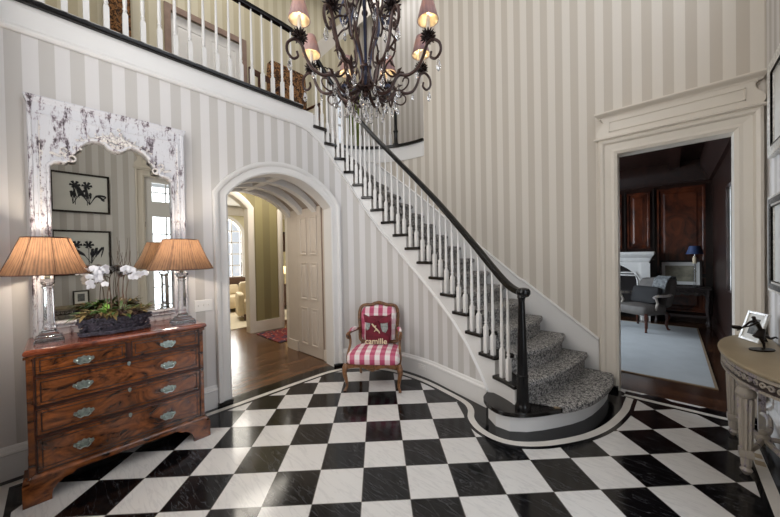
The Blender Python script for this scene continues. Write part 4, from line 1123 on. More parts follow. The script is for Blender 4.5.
# ------------------------------------------------------------------ demilune console, right of the library door (and its fellow nearer)
def demilune(loc, label):
    t = thing('console_table', label, 'console table', loc, 0, 'half-round consoles against the right wall')
    a_, b_ = .70, .335                                 # half length (y), depth (-x)
    def D(k, off=0): return [(-(b_*k+off)*cos(q)+0, (a_*k+off)*sin(q)) for q in lin(-PI/2, PI/2, .13)]
    bm = NB(); loft(bm, [[(x, y, z) for x, y in D(1, o)] for z, o in ((.745,-.012),(.753,.0),(.768,.004),(.776,.0),(.78,-.008))]); obj('top', bm, M['stone_top'], t)
    bm = NB()
    P = [Vector((-(b_-.035)*cos(q), (a_-.035)*sin(q), 0)) for q in lin(-PI/2, PI/2, .08)]
    sweep(bm, P, [(-.012, .65), (.012, .65), (.012, .745), (-.012, .745)]); 
    ap = obj('apron', bm, M['dark_carved'], t, smooth=False)  # dark board stands in for the shade behind pierced carving
    bm = NB(); pp = Path([Vector((p.x, p.y)) for p in P]); k = 0
    for l in lin(.05, pp.len-.05, .047):
        s = 1 if k % 2 else -1; k += 1
        pts = []
        for i in range(11):
            aa = i/10*2.2*PI; r = .019*(1-.6*i/10); c = pp.off(l+r*cos(aa)*s, .016); c2 = pp.off(l+r*cos(aa)*s, .015)
            pts.append((c2.x, c2.y, .694+r*sin(aa)))
        tube(bm, pts, .0062, 5)
    sweep(bm, P, [(-.008, .725), (.024, .725), (.024, .745), (-.008, .745)]); sweep(bm, P, [(-.008, .645), (.022, .645), (.022, .660), (-.008, .660)])
    obj('carving', bm, M['grey_wood'], ap)
    for x, y in ((-.232, -.27), (-.232, .33)):
        bm = NB(); square_lathe(bm, [(.034,.65),(.034,.745)], (x, y, 0))
        lathe(bm, [(.014,0),(.022,.012),(.032,.03),(.022,.05),(.027,.06),(.027,.065),(.030,.15)], 10, (x, y, 0))
        square_lathe(bm, [(.032,.12),(.034,.125),(.034,.165),(.032,.17)], (x, y, 0))
        n = 20; R = []
        for z, r in ((.165,.022),(.19,.026),(.50,.034),(.52,.030)): R.append([(x+1.25*r*(1 if k % 2 else .80)*cos(2*PI*k/n), y+1.25*r*(1 if k % 2 else .80)*sin(2*PI*k/n), z) for k in range(n)])
        loft(bm, R)
        lathe(bm, [(.032,.515),(.046,.53),(.052,.55),(.044,.575),(.034,.59),(.044,.605),(.048,.62),(.048,.65)], 12, (x, y, 0))
        obj('leg', bm, M['grey_wood'], t)
    for y in (-.56, .56):
        bm = NB(); square_lathe(bm, [(.02,0),(.022,.15),(.022,.745)], (-.05, y, 0)); obj('leg', bm, M['grey_wood'], t, smooth=False)
    for x, y in ((-.232, -.27), (-.232, .33), (-.05, -.56), (-.05, .56)):
        bm = NB()
        P = catmull([(x, y, .145), (x*.75+.0, y*.7, .175), (x*.55-.03, y*.4, .15), (-.12, 0, .16)], 6); tube(bm, P, .018, 6)
        obj('stretcher', bm, M['grey_wood'], t)
    bm = NB(); lathe(bm, [(.03,.14),(.045,.15),(.04,.175),(.02,.19),(.025,.21),(.0,.23)], 10, (-.12, 0, 0)); tube(bm, [(-.12, 0, .16), (-.06, .0, .17), (-.04, 0, .17)], .016, 6); obj('finial', bm, M['grey_wood'], t)
    return t
demilune((.593, 3.40, 0), 'grey carved half-round console table beside the library doorway')
demilune((.593, .31, 0), 'grey carved half-round console table seen only in the tall mirror')
# picture frame on the console
def easel_frame(loc, rz, w, h, label, mat='silver', tilt=.28, grp=None):
    t = thing('photo_frame', label, 'photo frame', loc, rz, grp)
    Mx = Matrix.Rotation(-tilt, 4, 'X')
    bm = NB(); b = .022
    for r in ((-w/2, -w/2+b, 0, h), (w/2-b, w/2, 0, h), (-w/2+b, w/2-b, 0, b), (-w/2+b, w/2-b, h-b, h)): box(bm, r[0], r[1], -.009, .009, r[2], r[3])
    xf(bm.verts, Mx); obj('frame', bm, M[mat], t, smooth=False, bevel=.003)
    bm = NB(); box(bm, -w/2+b, w/2-b, -.001, .004, b, h-b); xf(bm.verts, Mx); pp = obj('print', bm, M['paper_print'], t, smooth=False)
    bm = NB(); box(bm, -w/2+b+.035, w/2-b-.035, -.003, 0, b+.035, h-b-.035); xf(bm.verts, Mx); obj('photograph', bm, M['grey_throw'], pp, smooth=False)
    bm = NB(); loft(bm, [[(-.02, .012, .01), (.02, .012, .01), (.015, .25*h/.3*.55, 0), (-.015, .25*h/.3*.55, 0)], [(-.02, .012+h*.55*.28, h*.55), (.02, .012+h*.55*.28, h*.55), (.015, .02+h*.55*.28, h*.55), (-.015, .02+h*.55*.28, h*.55)]]); obj('easel_back', bm, M['frame_black'], t, smooth=False)
    return t
easel_frame((.45, 3.76, .782), -1.12, .19, .24, 'silver photo frame leaning back behind the bronze figure on the console')
# running figure in dark bronze
fg = thing('bronze_figure', 'dark bronze figurine striding with outstretched arms on the console', 'figurine', (.478, 3.47, .78), -2.40); fg.scale = (1.18, 1.18, 1.18)
bm = NB(); lathe(bm, [(.060,0),(.062,.004),(.060,.009),(.0,.010)], 20, sx=1.15, sy=.62); obj('base', bm, M['bronze'], fg)
def skinned(name, joints, edges, mat, parent, sub=2):
    me = bpy.data.meshes.new(name); me.from_pydata([j[0] for j in joints], edges, [])
    o = bpy.data.objects.new(name, me); COL.objects.link(o); o.parent = parent; me.materials.append(mat)
    md = o.modifiers.new('skin', 'SKIN'); md.use_smooth_shade = True
    for i, j in enumerate(joints): me.skin_vertices[0].data[i].radius = (j[1], j[1] if len(j) < 3 else j[2])
    me.skin_vertices[0].data[0].use_root = True
    s = o.modifiers.new('sub', 'SUBSURF'); s.levels = 1; s.render_levels = sub; return o
J = [((.0,0,.105),.011,.009),((.012,0,.135),.011,.009),((.028,0,.165),.014,.010),((.036,0,.182),.006),((.043,0,.20),.011),
     ((.018,.01,.075),.009),((.002,.01,.042),.0065),((.0,.01,.014),.005),((.014,.01,.012),.004),
     ((-.025,-.01,.085),.009),((-.055,-.01,.062),.0065),((-.082,-.01,.072),.005),((-.09,-.01,.062),.004),
     ((.040,.016,.168),.006),((.070,.014,.150),.0045),((.105,.008,.138),.004),((.125,.006,.135),.003),
     ((.036,-.016,.166),.006),((.066,-.014,.142),.0045),((.10,-.008,.122),.004),((.118,-.005,.118),.003)]
E_ = [(0,1),(1,2),(2,3),(3,4),(0,5),(5,6),(6,7),(7,8),(0,9),(9,10),(10,11),(11,12),(2,13),(13,14),(14,15),(15,16),(2,17),(17,18),(18,19),(19,20)]
J = [((p[0][0]*1.25, p[0][1]*1.25, p[0][2]*1.06),)+tuple(r*1.15 for r in p[1:]) for p in J]
skinned('body', J, E_, M['bronze'], fg)
bm = NB(); lathe(bm, [(.012,-.01),(.016,.0),(.022,.03),(.028,.05),(.02,.054),(.0,.05)], 12); xf(bm.verts, Matrix.Translation((.0,0,.125)) @ Matrix.Rotation(PI*.86, 4, 'Y')); obj('skirt', bm, M['bronze'], fg)
bm = NB(); lathe(bm, [(.014,0),(.022,.004),(.026,.014),(.02,.02),(0,.014)], 10, (.155, 0, .135)); obj('bowl', bm, M['bronze'], fg)
# framed pictures on the right wall
def wall_picture(y, z0, z1, w, label, kind, mat, fr=.045):
    t = thing('framed_picture', label, 'picture', (.598, y, z0))
    h = z1-z0
    bm = NB(); R = []
    for o, x in ((0, 0), (0, -.03), (.006, -.036), (fr*.5, -.028), (fr, -.03), (fr, 0)): R.append([(x, -w/2+o, o), (x, w/2-o, o), (x, w/2-o, h-o), (x, -w/2+o, h-o)])
    loft(bm, R, cap=False); obj('frame', bm, M[mat], t, smooth=False)
    if fr > .07:
        for o, q, mm, x in ((fr*.94, fr, 'frame_black', -.0335),)+(((.022, .062, 'pattern_band', -.0365),) if kind == 2 else ()):
            bm = NB()
            for r in ((-w/2+o, -w/2+q, o, h-o), (w/2-q, w/2-o, o, h-o), (-w/2+q, w/2-q, o, q), (-w/2+q, w/2-q, h-q, h-o)): box(bm, x, -.02, *r)
            obj('inner_band', bm, M[mm], t, smooth=False)
    bm = NB(); box(bm, -.012, 0, -w/2+fr, w/2-fr, fr, h-fr); pr2 = obj('print', bm, M['paper_print'], t, smooth=False)
    if kind != 1: return t
    bm = NB(); rn = random.Random(int(y*100+z0*10)); cz = h*.5
    for k in range(11):                                # ink drawing of two plants
        s = -1 if k % 2 else 1; x0 = s*.07; th = rn.uniform(-1.2, 1.2)
        P = [Vector((-.0135, x0, cz-.13)), Vector((-.0135, x0+.06*th, cz-.02)), Vector((-.0135, x0+.13*th, cz+.05*rn.uniform(-2, 2))), Vector((-.0135, x0+.10*th, cz-.06))]
        tube(bm, catmull(P, 4), [.003]*4+[.012]*4+[.006]*4+[.002], 4)
    for s in (-1, 1):
        tube(bm, [(-.0135, s*.05, cz-.14), (-.0135, s*.05, cz+.06)], .003, 4)
        for k in range(6): a = k*PI/3; tube(bm, [(-.0135, s*.05, cz+.085), (-.0135, s*.05+.045*cos(a), cz+.095+.045*sin(a))], [.006, .014], 4)
    for v in bm.verts: v.co.y *= 1.45; v.co.z = cz+(v.co.z-cz)*1.45
    obj('ink_drawing', bm, M['ink'], pr2)
    return t
wall_picture(3.50, 2.235, 2.965, .72, 'silver framed print hung higher on the wall above the half-round console', 0, 'silver', .085)
wall_picture(3.50, 1.185, 1.93, .72, 'silver patterned frame hung lower, just above the console table', 2, 'silver', .085)
wall_picture(.31, 2.34, 3.01, .72, 'framed botanical ink print, the upper one seen in the mirror', 1, 'frame_black', .03)
wall_picture(.31, 1.28, 2.04, .72, 'framed botanical ink print, the lower one seen in the mirror', 1, 'frame_black', .03)
easel_frame((.50, .27, .782), -PI/2, .20, .24, 'small photo frame standing on the console seen in the mirror', 'frame_black', .2)
sh = thing('garden_shrub', 'leafy green shrub outside the glazed front door', 'shrub', (3.2, 1.9, 0))
bm = NB(); rn = random.Random(5)
for k in range(420):
    a, b, r = rn.uniform(0, 2*PI), rn.uniform(-.2, 1), rn.uniform(.5, 1.0)
    c = (r*.9*cos(a), r*1.6*sin(a), .4+1.5*(b+.2)*r); leaf(bm, c, (rn.gauss(0, 1), rn.gauss(0, 1), rn.gauss(.2, .7)), rn.uniform(.12, .25), .08)
obj('foliage', bm, M['hedge'], sh)
bm = NB()
for k in range(5): tube(bm, [(0, (k-2)*.05, 0), (0, (k-2)*.3, .8), (.1, (k-2)*.5, 1.5)], [.04, .03, .01], 6)
obj('stem', bm, M['branch'], sh)
# ------------------------------------------------------------------ library beyond the doorway
def ibox(name, x0, x1, y0, y1, z0, z1, mat):
    bm = NB(); box(bm, x0, x1, y0, y1, z0, z1); return struct(name, bm, mat, smooth=False)
ibox('wall_library_back', -3.8, .75, 8.95, 9.1, 0, 3.4, M['mahog_dark'])
ibox('wall_library_left', -3.75, -3.6, 4.29, 5.3, 0, 3.4, M['mahog_dark']); ibox('wall_library_left.001', -3.75, -3.6, 7.7, 8.95, 0, 3.4, M['mahog_dark'])
ibox('wall_library_left.002', -3.75, -3.6, 5.3, 7.7, 0, .6, M['mahog_dark']); ibox('wall_library_left.003', -3.75, -3.6, 5.3, 7.7, 2.7, 3.4, M['mahog_dark'])
ibox('wall_library_front', -3.6, -.50, 4.302, 4.34, 0, 3.4, M['mahog_dark']); ibox('wall_library_front.001', .46, .62, 4.302, 4.34, 0, 3.4, M['mahog_dark'])
ibox('wall_library_front.002', -.50, .46, 4.302, 4.34, 2.6, 3.4, M['mahog_dark'])
ibox('wall_library_right', .60, .72, 4.30, 6.35, 0, 3.4, M['mahog_dark']); ibox('wall_library_right.001', .60, .72, 6.85, 8.95, 0, 3.4, M['mahog_dark'])
ibox('wall_library_right.002', .60, .72, 6.35, 6.85, 0, .9, M['mahog_dark']); ibox('wall_library_right.003', .60, .72, 6.35, 6.85, 2.45, 3.4, M['mahog_dark'])
ibox('ceiling.001', -3.8, .75, 4.3, 9.1, 3.35, 3.45, M['mahog_dark'])
window('window_3', .64, .68, 6.35, 6.85, .9, 2.45, 2, 4); window('window_added_4', -3.70, -3.65, 5.3, 7.7, .6, 2.7, 4, 4)  # the second window is unseen, added to light the library
bm = NB()                                             # cornice and beams
sweep(bm, [(.60, 8.95, 0), (-3.6, 8.95, 0)], [(0, 2.92), (.05, 2.92), (.07, 3.0), (.15, 3.12), (.18, 3.2), (.18, 3.35), (0, 3.35)])
sweep(bm, [(.60, 4.34, 0), (.60, 8.95, 0)], [(0, 2.92), (.05, 2.92), (.07, 3.0), (.15, 3.12), (.18, 3.2), (.18, 3.35), (0, 3.35)])
struct('trim_15', bm, M['mahog_dark'])
bm = NB(); box(bm, -.05, .12, 4.34, 8.8, 3.22, 3.35); box(bm, -3.6, .6, 6.5, 6.68, 3.22, 3.35); struct('trim_16', bm, M['mahog_dark'], smooth=False)
def panel(x0, x1, z0, z1, y=8.95):
    bm = NB(); R = []
    for o, d in ((0, 0), (0, .03), (.03, .03), (.045, .008), (.10, .012), (.13, .022), ((x1-x0)*.499, .022)):
        oz = min(o, (z1-z0)*.499); R.append([(x0+o, y-d, z0+oz), (x1-o, y-d, z0+oz), (x1-o, y-d, z1-oz), (x0+o, y-d, z1-oz)])
    loft(bm, R); return struct('trim_17', bm, M['mahog'], smooth=False)
panel(-.24, .50, 1.02, 2.84); panel(-.24, .50, .22, .94); panel(-.76, -.36, 1.56, 2.82); panel(-1.85, -.86, 1.56, 2.82); panel(-3.4, -2.3, 1.0, 2.84)
bm = NB()
for x in (-.80, -.30): box(bm, x-.012, x+.012, 8.90, 8.95, 1.5, 2.86)
struct('trim_18', bm, M['frame_black'], smooth=False)
bm = NB(); sweep(bm, [(.60, 8.95, 0), (-3.6, 8.95, 0)], [(0, 0), (.03, 0), (.03, .17), (.0, .2)]); sweep(bm, [(.60, 4.34, 0), (.60, 8.95, 0)], [(0, 0), (.03, 0), (.03, .17), (.0, .2)]); struct('baseboard_library', bm, M['mahog_dark'])
# rug
rg = thing('library_rug', 'large pale blue grey rug with a tan binding on the library floor', 'rug', (-1.4, 6.5, 0))
bm = NB(); box(bm, -3.2, .335, 4.825, 8.25, 0, .012); obj('pile', bm, M['carpet_lib'], rg, world=True, smooth=False)
bm = NB(); box(bm, -3.26, .36, 4.80, 4.825, 0, .011); box(bm, .335, .36, 4.825, 8.25, 0, .011); box(bm, -3.26, .36, 8.25, 8.31, 0, .011); obj('binding', bm, M['carpet_edge'], rg, world=True, smooth=False)
# mantel
mt = thing('fireplace_mantel', 'white carved stone mantel with a low pointed arch in the library', 'fireplace', (-1.3, 8.8, 0))
bm = NB(); c = -1.30; R = []
def farch(x):
    t = abs(x-c)/.74; return .86+.42*max(0, 1-t**2.2)**.6 if t < 1 else 0
for x in lin(c-.74, c+.74, .04): R.append([(x, 8.62, farch(x) if abs(x-c) < .7399 else .86), (x, 8.94, farch(x) if abs(x-c) < .7399 else .86), (x, 8.94, 1.38), (x, 8.62, 1.38)])
loft(bm, R)
for s in (-1, 1): 
    a, b = sorted((c+s*.74, c+s*.93)); box(bm, a, b, 8.62, 8.94, 0, 1.38); a, b = sorted((c+s*.80, c+s*.95)); box(bm, a, b, 8.58, 8.62, 0, 1.24)
obj('surround', bm, M['stone'], mt, world=True, smooth=False)
bm = NB(); loft(bm, [[(c-e, 8.62-d, z), (c+e, 8.62-d, z), (c+e, 8.94, z), (c-e, 8.94, z)] for z, e, d in ((1.26,.93,.0),(1.30,.95,.03),(1.36,.97,.05),(1.40,1.0,.10),(1.44,1.02,.13),(1.49,1.02,.13))]); obj('mantel_shelf', bm, M['stone'], mt, world=True, smooth=False)
for o in (.0, .06):
    bm = NB(); tube(bm, [(c+.74+o, 8.61, 0), (c+.74+o, 8.61, .86)]+[(x, 8.61, farch(x)+o) for x in lin(c+.70, c-.70, .05)]+[(c-.74-o, 8.61, .86), (c-.74-o, 8.61, 0)], .018, 6); obj('moulding', bm, M['stone'], mt, world=True)
bm = NB(); box(bm, c-.74, c+.74, 8.90, 8.94, 0, 1.3); obj('firebox', bm, M['soot'], mt, world=True, smooth=False)
bm = NB()
for k in range(4): tube(bm, [(c-.35+.1*k, 8.78, .12+.06*(k % 2)), (c+.1+.12*k, 8.74, .14+.06*(k % 2))], .045, 8)
obj('logs', bm, M['branch'], mt, world=True)
# chair
w_ = Vector((-.57, -.82)).normalized(); ra = math.atan2(w_.y, w_.x)+PI/2
lc = thing('library_armchair', 'grey upholstered open armchair with cabriole legs on the library rug', 'armchair', (-.44, 7.72, .012), ra)
bm = NB(); cushion(bm, -.34, .34, -.34, .24, .30, .46, .03, taper=.1); obj('seat', bm, M['grey_uph'], lc)
bm = NB(); R = []
for t, y in ((.01, -.07), (.6, -.07), (.9, -.05), (1, 0), (1, .05), (.9, .08), (.01, .08)): R.append([(x, .24+(z-.42)*.28+y, z) for x, z in backshape(t, .33, .42, .96)])
loft(bm, R); obj('backrest', bm, M['grey_uph'], lc)
for x, y in ((-.3, -.29), (.3, -.29), (-.26, .22), (.26, .22)):
    s = 1 if x > 0 else -1; f = -1 if y < 0 else 1; bm = NB()
    tube(bm, catmull([(x, y, .33), (x+s*.025, y+f*.025, .26), (x+s*.01, y+f*.01, .12), (x+s*.02, y+f*.03, .02), (x+s*.04, y+f*.05, 0)], 4), [.03]*3+[.035]*3+[.024]*4+[.018]*4+[.022]*3, 8); obj('leg', bm, M['walnut_dark'], lc)
for s in (-1, 1):
    bm = NB(); tube(bm, catmull([(s*.30, .30, .66), (s*.345, .12, .65), (s*.36, -.10, .66), (s*.35, -.17, .63)], 4), .026, 8); tube(bm, [(s*.345, -.12, .64), (s*.33, -.06, .52), (s*.335, -.12, .40)], .02, 8); obj('armrest', bm, M['grey_wood'], lc)
pb = thing('black_pillow', 'black velvet pillow on the grey library armchair', 'pillow', lc.location, ra)
bm = NB(); cushion(bm, -.25, .25, -.17, .17, -.06, .06, .02); xf(bm.verts, Matrix.Translation((.0, .10, .64)) @ Matrix.Rotation(1.25, 4, 'X')); obj('cover', bm, M['black_cloth'], pb)
tw = thing('folded_throw', 'mottled grey throw draped over the back of the library armchair', 'throw', lc.location, ra)
bm = NB(); R = []
for x in lin(.02, .26, .04):
    R.append([(x, .24+(z-.42)*.28+dy+.006*sin(x*60), z) for dy, z in ((-.11, .70), (-.11, .82), (-.09, .93), (-.02, .985), (.06, .975), (.10, .92), (.11, .75), (.13, .75), (.125, .93), (.08, 1.0), (-.03, 1.01), (-.115, .95), (-.13, .82), (-.13, .70))])
loft(bm, R); obj('cloth', bm, M['grey_throw'], tw)
# carved console, lamp and framed picture leaning behind
lt = thing('library_console', 'dark carved console table against the library back wall', 'console table', (.10, 8.72, 0))
bm = NB(); box(bm, -.30, .56, 8.52, 8.92, .725, .76); obj('top', bm, M['dark_carved'], lt, world=True, smooth=False, bevel=.006)
bm = NB(); rn = random.Random(4)
R = [[(x, 8.55, .725-.10-.03*abs(sin(x*22))), (x, 8.58, .725-.10-.03*abs(sin(x*22))), (x, 8.58, .725), (x, 8.55, .725)] for x in lin(-.27, .53, .02)]; loft(bm, R)
for k in range(16): sphere(bm, (-.25+.05*k, 8.545, .67+.015*(k % 2)), .018, 6, 4)
obj('apron', bm, M['dark_carved'], lt, world=True)
for x in (-.26, .52):
    for y in (8.56, 8.88): bm = NB(); tube(bm, catmull([(x, y, .72), (x, y, .55), (x-.01, y, .3), (x+.01, y, .08), (x, y, 0)], 4), [.035]*5+[.022]*8+[.03]*4, 8); obj('leg', bm, M['dark_carved'], lt, world=True)
bm = NB(); box(bm, -.26, .52, 8.70, 8.74, .14, .18); obj('stretcher', bm, M['dark_carved'], lt, world=True, smooth=False)
pf = thing('leaning_picture', 'dark framed landscape print leaning on the library console', 'picture', (.12, 8.80, .76), 0)
bm = NB(); w2, h2 = .325, .54
for r in ((-w2, -w2+.035, 0, h2), (w2-.035, w2, 0, h2), (-w2, w2, 0, .035), (-w2, w2, h2-.035, h2)): box(bm, r[0], r[1], -.012, .012, r[2], r[3])
Mx = Matrix.Rotation(-.16, 4, 'X'); xf(bm.verts, Mx); obj('frame', bm, M['frame_black'], pf, smooth=False)
bm = NB(); box(bm, -w2+.03, w2-.03, -.004, .004, .03, h2-.03); xf(bm.verts, Mx); mt_ = obj('mat_board', bm, M['paper_print'], pf, smooth=False)
bm = NB(); box(bm, -w2+.09, w2-.09, -.007, 0, .10, h2-.11); xf(bm.verts, Mx); obj('landscape', bm, simple('faded_landscape', '#8f8a78', .7, var=.4, scale=7), mt_, smooth=False)
ll = thing('library_lamp', 'slim crystal lamp with navy shade on the library console', 'lamp', (.33, 8.60, .76))
bm = NB(); lathe(bm, [(.05,0),(.05,.02),(.02,.04),(.015,.3),(.022,.32),(.015,.34),(.012,.66)], 10); obj('base', bm, M['crystal'], ll)
bm = NB(); lathe(bm, [(.03,.48),(.035,.58),(.02,.62)], 10); obj('neck', bm, M['linen'], ll)
bm = NB(); n = 20; loft(bm, [[(r*cos(2*PI*k/n), r*sin(2*PI*k/n), z) for k in range(n)] for r, z in ((.13, .67), (.08, .83))], cap=False); obj('lamp_shade', bm, M['blue_shade'], ll)
LIGHTS += [('A', 'library_side_light', (-3.95, 6.5, 1.7), (0, -PI/2, 0), 2.1, 2.3, 380, (.80, .89, 1.0)), ('A', 'library_side_light.001', (.90, 6.62, 1.7), (0, PI/2, 0), 1.8, .9, 60, (.85, .92, 1.0))]  # first lamp is fill at the added, unseen left window
# ------------------------------------------------------------------ vaulted passage and rooms behind the arch
pc, pw_, psp, prs = 1.905, .72, 2.27, .33
V0, V1 = -4.74, -3.61
def vz(y): return arch_z(y, pc, pw_, psp, prs)
bm = NB(); ys = lin(pc-pw_, pc+pw_, .08)
loft(bm, [[(x, y, vz(y)) for y in ys]+[(x, y, 2.68) for y in reversed(ys)] for x in (V1, V0)]); struct('ceiling.002', bm, M['taupe'])
ibox('wall_passage_right', V0, V1, pc+pw_, pc+pw_+.12, 0, 2.68, M['passage']); ibox('wall_passage_left', V0, V1, pc-pw_-.12, pc-pw_, 0, 3.1, M['paint_cream'])
def rib(x, w=.11, d=.10):
    bm = NB(); R = []
    for y in lin(pc-pw_+.001, pc+pw_-.001, .06):
        z = vz(y); R.append([(x-w/2, y, z+.01), (x-w/2, y, z-d), (x+w/2, y, z-d), (x+w/2, y, z+.01)])
    loft(bm, R); return struct('trim_19', bm, M['paint'])
for x in (-3.93, -4.32, -4.69): rib(x)
bm = NB(); box(bm, V0, V1, pc-.05, pc+.05, vz(pc)-.09, vz(pc)+.01); struct('trim_20', bm, M['paint'], smooth=False)
# six-panel door
d2 = thing('door_2', 'x', 'x', (-4.08, pc+pw_, 0)); del d2['label']; del d2['category']; d2['kind'] = 'structure'
YD = pc+pw_
def door_leaf6(x0, x1, h, y, parent):
    bm = NB(); box(bm, x0, x1, y-.012, y, .01, h); obj('door_leaf', bm, M['passage'], parent, world=True, smooth=False)
    w = x1-x0; s = .10*w/.64; m = (x0+x1)/2
    for a, b in ((x0+s, m-s*.45), (m+s*.45, x1-s)):
        for c, e in ((.16, .73), (.86, 1.43), (1.55, h-.13)):
            bm = NB(); R = [[(a+o, y-.012-d, c+o), (b-o, y-.012-d, c+o), (b-o, y-.012-d, e-o), (a+o, y-.012-d, e-o)] for o, d in ((0,0),(0,.012),(.016,.012),(.026,.001),(.05,.006),(.055,.010))]
            loft(bm, R); obj('door_panel', bm, M['passage'], parent, world=True, smooth=False)
door_leaf6(-4.42, -3.76, 2.26, YD-.002, d2)
bm = NB()
for r in ((-4.435, -4.42, 0, 2.275), (-3.76, -3.745, 0, 2.275), (-4.42, -3.76, 2.26, 2.275)): box(bm, r[0], r[1], YD-.006, YD+.001, r[2], r[3])
struct('trim_21', bm, M['brown_trim'], smooth=False)
bm = NB(); box(bm, V0, -4.45, YD-.02, YD, 0, .16); box(bm, -3.74, V1, YD-.02, YD, 0, .16); struct('baseboard_passage', bm, M['paint_cream'], smooth=False)
# end arch of the passage
bm = NB(); R = []
for y in [-.3, pc-pw_-.0005]: R.append([(V0-.08, y, 0), (V0, y, 0), (V0, y, 3.1), (V0-.08, y, 3.1)])
loft(bm, R); box(bm, V0-.08, V0, pc+pw_, pc+pw_+.10, 0, 3.1); loft(bm, [[(V0-.08, y, vz(y)-.05), (V0, y, vz(y)-.05), (V0, y, 3.1), (V0-.08, y, 3.1)] for y in lin(pc-pw_, pc+pw_, .06)])
struct('wall_passage_end', bm, M['paint_cream'])
# green hall wall with two arched openings
GX = -6.25
def green(y0, y1, fb):
    bm = NB(); uv = None
    p = Path([Vector((GX, y0)), Vector((GX, y1))]); ribbon(bm, p, [(l, fb(y0+l), 3.1) for l in lin(0, y1-y0, .05)], 0, .16); return struct('wall_hall_green', bm, M['green_wall'])
A1 = dict(c=1.85, w=.76, sp=2.50, rise=.36); A2 = dict(c=4.10, w=.76, sp=2.50, rise=.36)
green(-.3, 1.09, lambda y: 0); green(1.09, 2.61, lambda y: arch_z(y, **A1)); green(2.61, 3.34, lambda y: 0); green(3.34, 4.86, lambda y: arch_z(y, **A2)); green(4.86, 6.2, lambda y: 0)
for A in (A1, A2): arch_casing('trim_22', [(-.006,.17),(-.006,-.015),(.02,-.03),(.09,-.04),(.11,-.03),(.11,0),(.01,-.002),(.01,.17)], M['paint_cream'], off=lambda y, z, o: Vector((GX-o, y, z)), **A)
bm = NB(); box(bm, GX, GX+.025, 2.72, 3.23, 0, .22); box(bm, GX, GX+.025, 4.97, 6.2, 0, .22); box(bm, GX, GX+.025, -.3, .98, 0, .22); struct('baseboard_hall', bm, M['paint_cream'], smooth=False)
ibox('wall_hall_right', GX, -3.65, 5.9, 6.0, 0, 3.1, M['green_flat']); ibox('wall_hall_near', GX, V0, -.42, -.3, 0, 3.1, M['green_flat'])
ibox('ceiling.003', -10.2, V0, -.6, 6.2, 3.12, 3.18, M['ceil'])
# red rug
hr = thing('hall_rug', 'red patterned oriental rug on the dark wood hall floor', 'rug', (-5.55, 3.5, 0)); 
bm = NB(); box(bm, -.52, .42, -.85, 1.6, 0, .012); obj('pile', bm, M['rug'], hr, smooth=False)
# living room
ibox('wall_living_back', -10.3, -10.15, 4.02, 6.2, 0, 3.1, M['cream_wall']); ibox('wall_living_back.001', -10.3, -10.15, -.6, 2.9, 0, 3.1, M['cream_wall'])
ibox('wall_living_back.002', -10.3, -10.15, 2.9, 4.02, 0, .9, M['cream_wall'])
WA = dict(c=3.46, w=.56, sp=2.35, rise=.40)
p = Path([Vector((-10.15, 2.9)), Vector((-10.15, 4.02))]); bm = NB(); ribbon(bm, p, [(l, arch_z(2.9+l, **WA), 3.1) for l in lin(0, 1.12, .05)], 0, .15); struct('wall_living_back.003', bm, M['cream_wall'])
arch_casing('trim_23', [(0,.1),(0,-.02),(.10,-.03),(.11,0),(.01,.1)], M['paint'], off=lambda y, z, o: Vector((-10.15-o, y, z)), z0=.9, **WA)
wn_ = thing('window_5', 'x', 'x', (-10.22, 3.46, .9)); del wn_['label']; del wn_['category']; wn_['kind'] = 'structure'
bm = NB()
for k in range(5): y = 2.9+1.12*k/4; box(bm, -10.24, -10.20, y-.018, y+.018, .9, arch_z(y, **WA))
for k in range(6): z = .92+.36*k; box(bm, -10.24, -10.20, 2.9, 4.02, z-.018, z+.018)
obj('window_frame', bm, M['paint'], wn_, world=True, smooth=False)
bm = NB(); ys = lin(2.9, 4.02, .08); loft(bm, [[(-10.222, y, .9) for y in ys]+[(-10.222, y, arch_z(y, **WA)) for y in reversed(ys)], [(-10.218, y, .9) for y in ys]+[(-10.218, y, arch_z(y, **WA)) for y in reversed(ys)]]); obj('pane', bm, M['pane'], wn_, world=True, smooth=False)
ibox('wall_living_right', -10.2, -6.45, 6.1, 6.2, 0, 3.1, M['cream_wall']); ibox('wall_living_left', -10.2, -6.45, -.6, -.45, 0, 3.1, M['cream_wall'])
bm = NB(); sweep(bm, [(-10.15, 6.1, 0), (-10.15, -.45, 0)], [(0, 2.85), (.04, 2.85), (.16, 3.0), (.18, 3.1), (0, 3.1)]); struct('trim_24', bm, M['paint'])
lr = thing('living_rug', 'cream rug covering the living room floor beyond the arches', 'rug', (-8.3, 2.8, 0)); bm = NB(); box(bm, -1.7, 1.45, -2.6, 3.0, 0, .012); obj('pile', bm, M['cream_carpet'], lr, smooth=False)
sf = thing('living_sofa', 'linen seated sofa with brown back below the arched window', 'sofa', (-9.3, 3.0, .012), PI/2)
# local: x along sofa, -y front  (rotated: front faces +x)
bm = NB(); cushion(bm, -.95, .95, -.45, .35, .12, .44, .03); obj('seat', bm, M['linen'], sf)
bm = NB(); cushion(bm, -.98, .98, .22, .46, .12, .92, .03); obj('backrest', bm, M['brown_cloth'], sf)
for s in (-1, 1):
    bm = NB(); a, b = sorted((s*.90, s*1.10)); cushion(bm, a, b, -.45, .44, .1, .64, .03); obj('armrest', bm, M['linen'], sf)
    for y in (-.38, .36): bm = NB(); lathe(bm, [(.018,0),(.028,.13)], 8, (s*.92, y, 0)); obj('leg', bm, M['walnut_dark'], sf)
pp2 = thing('sofa_pillow', 'cream patterned pillow standing on the living room sofa', 'pillow', (-9.32, 3.42, .012), PI/2)
bm = NB(); cushion(bm, -.17, .17, -.14, .14, -.05, .05, .02); xf(bm.verts, Matrix.Translation((0, .06, .60)) @ Matrix.Rotation(1.3, 4, 'X')); obj('cover', bm, M['linen'], pp2)
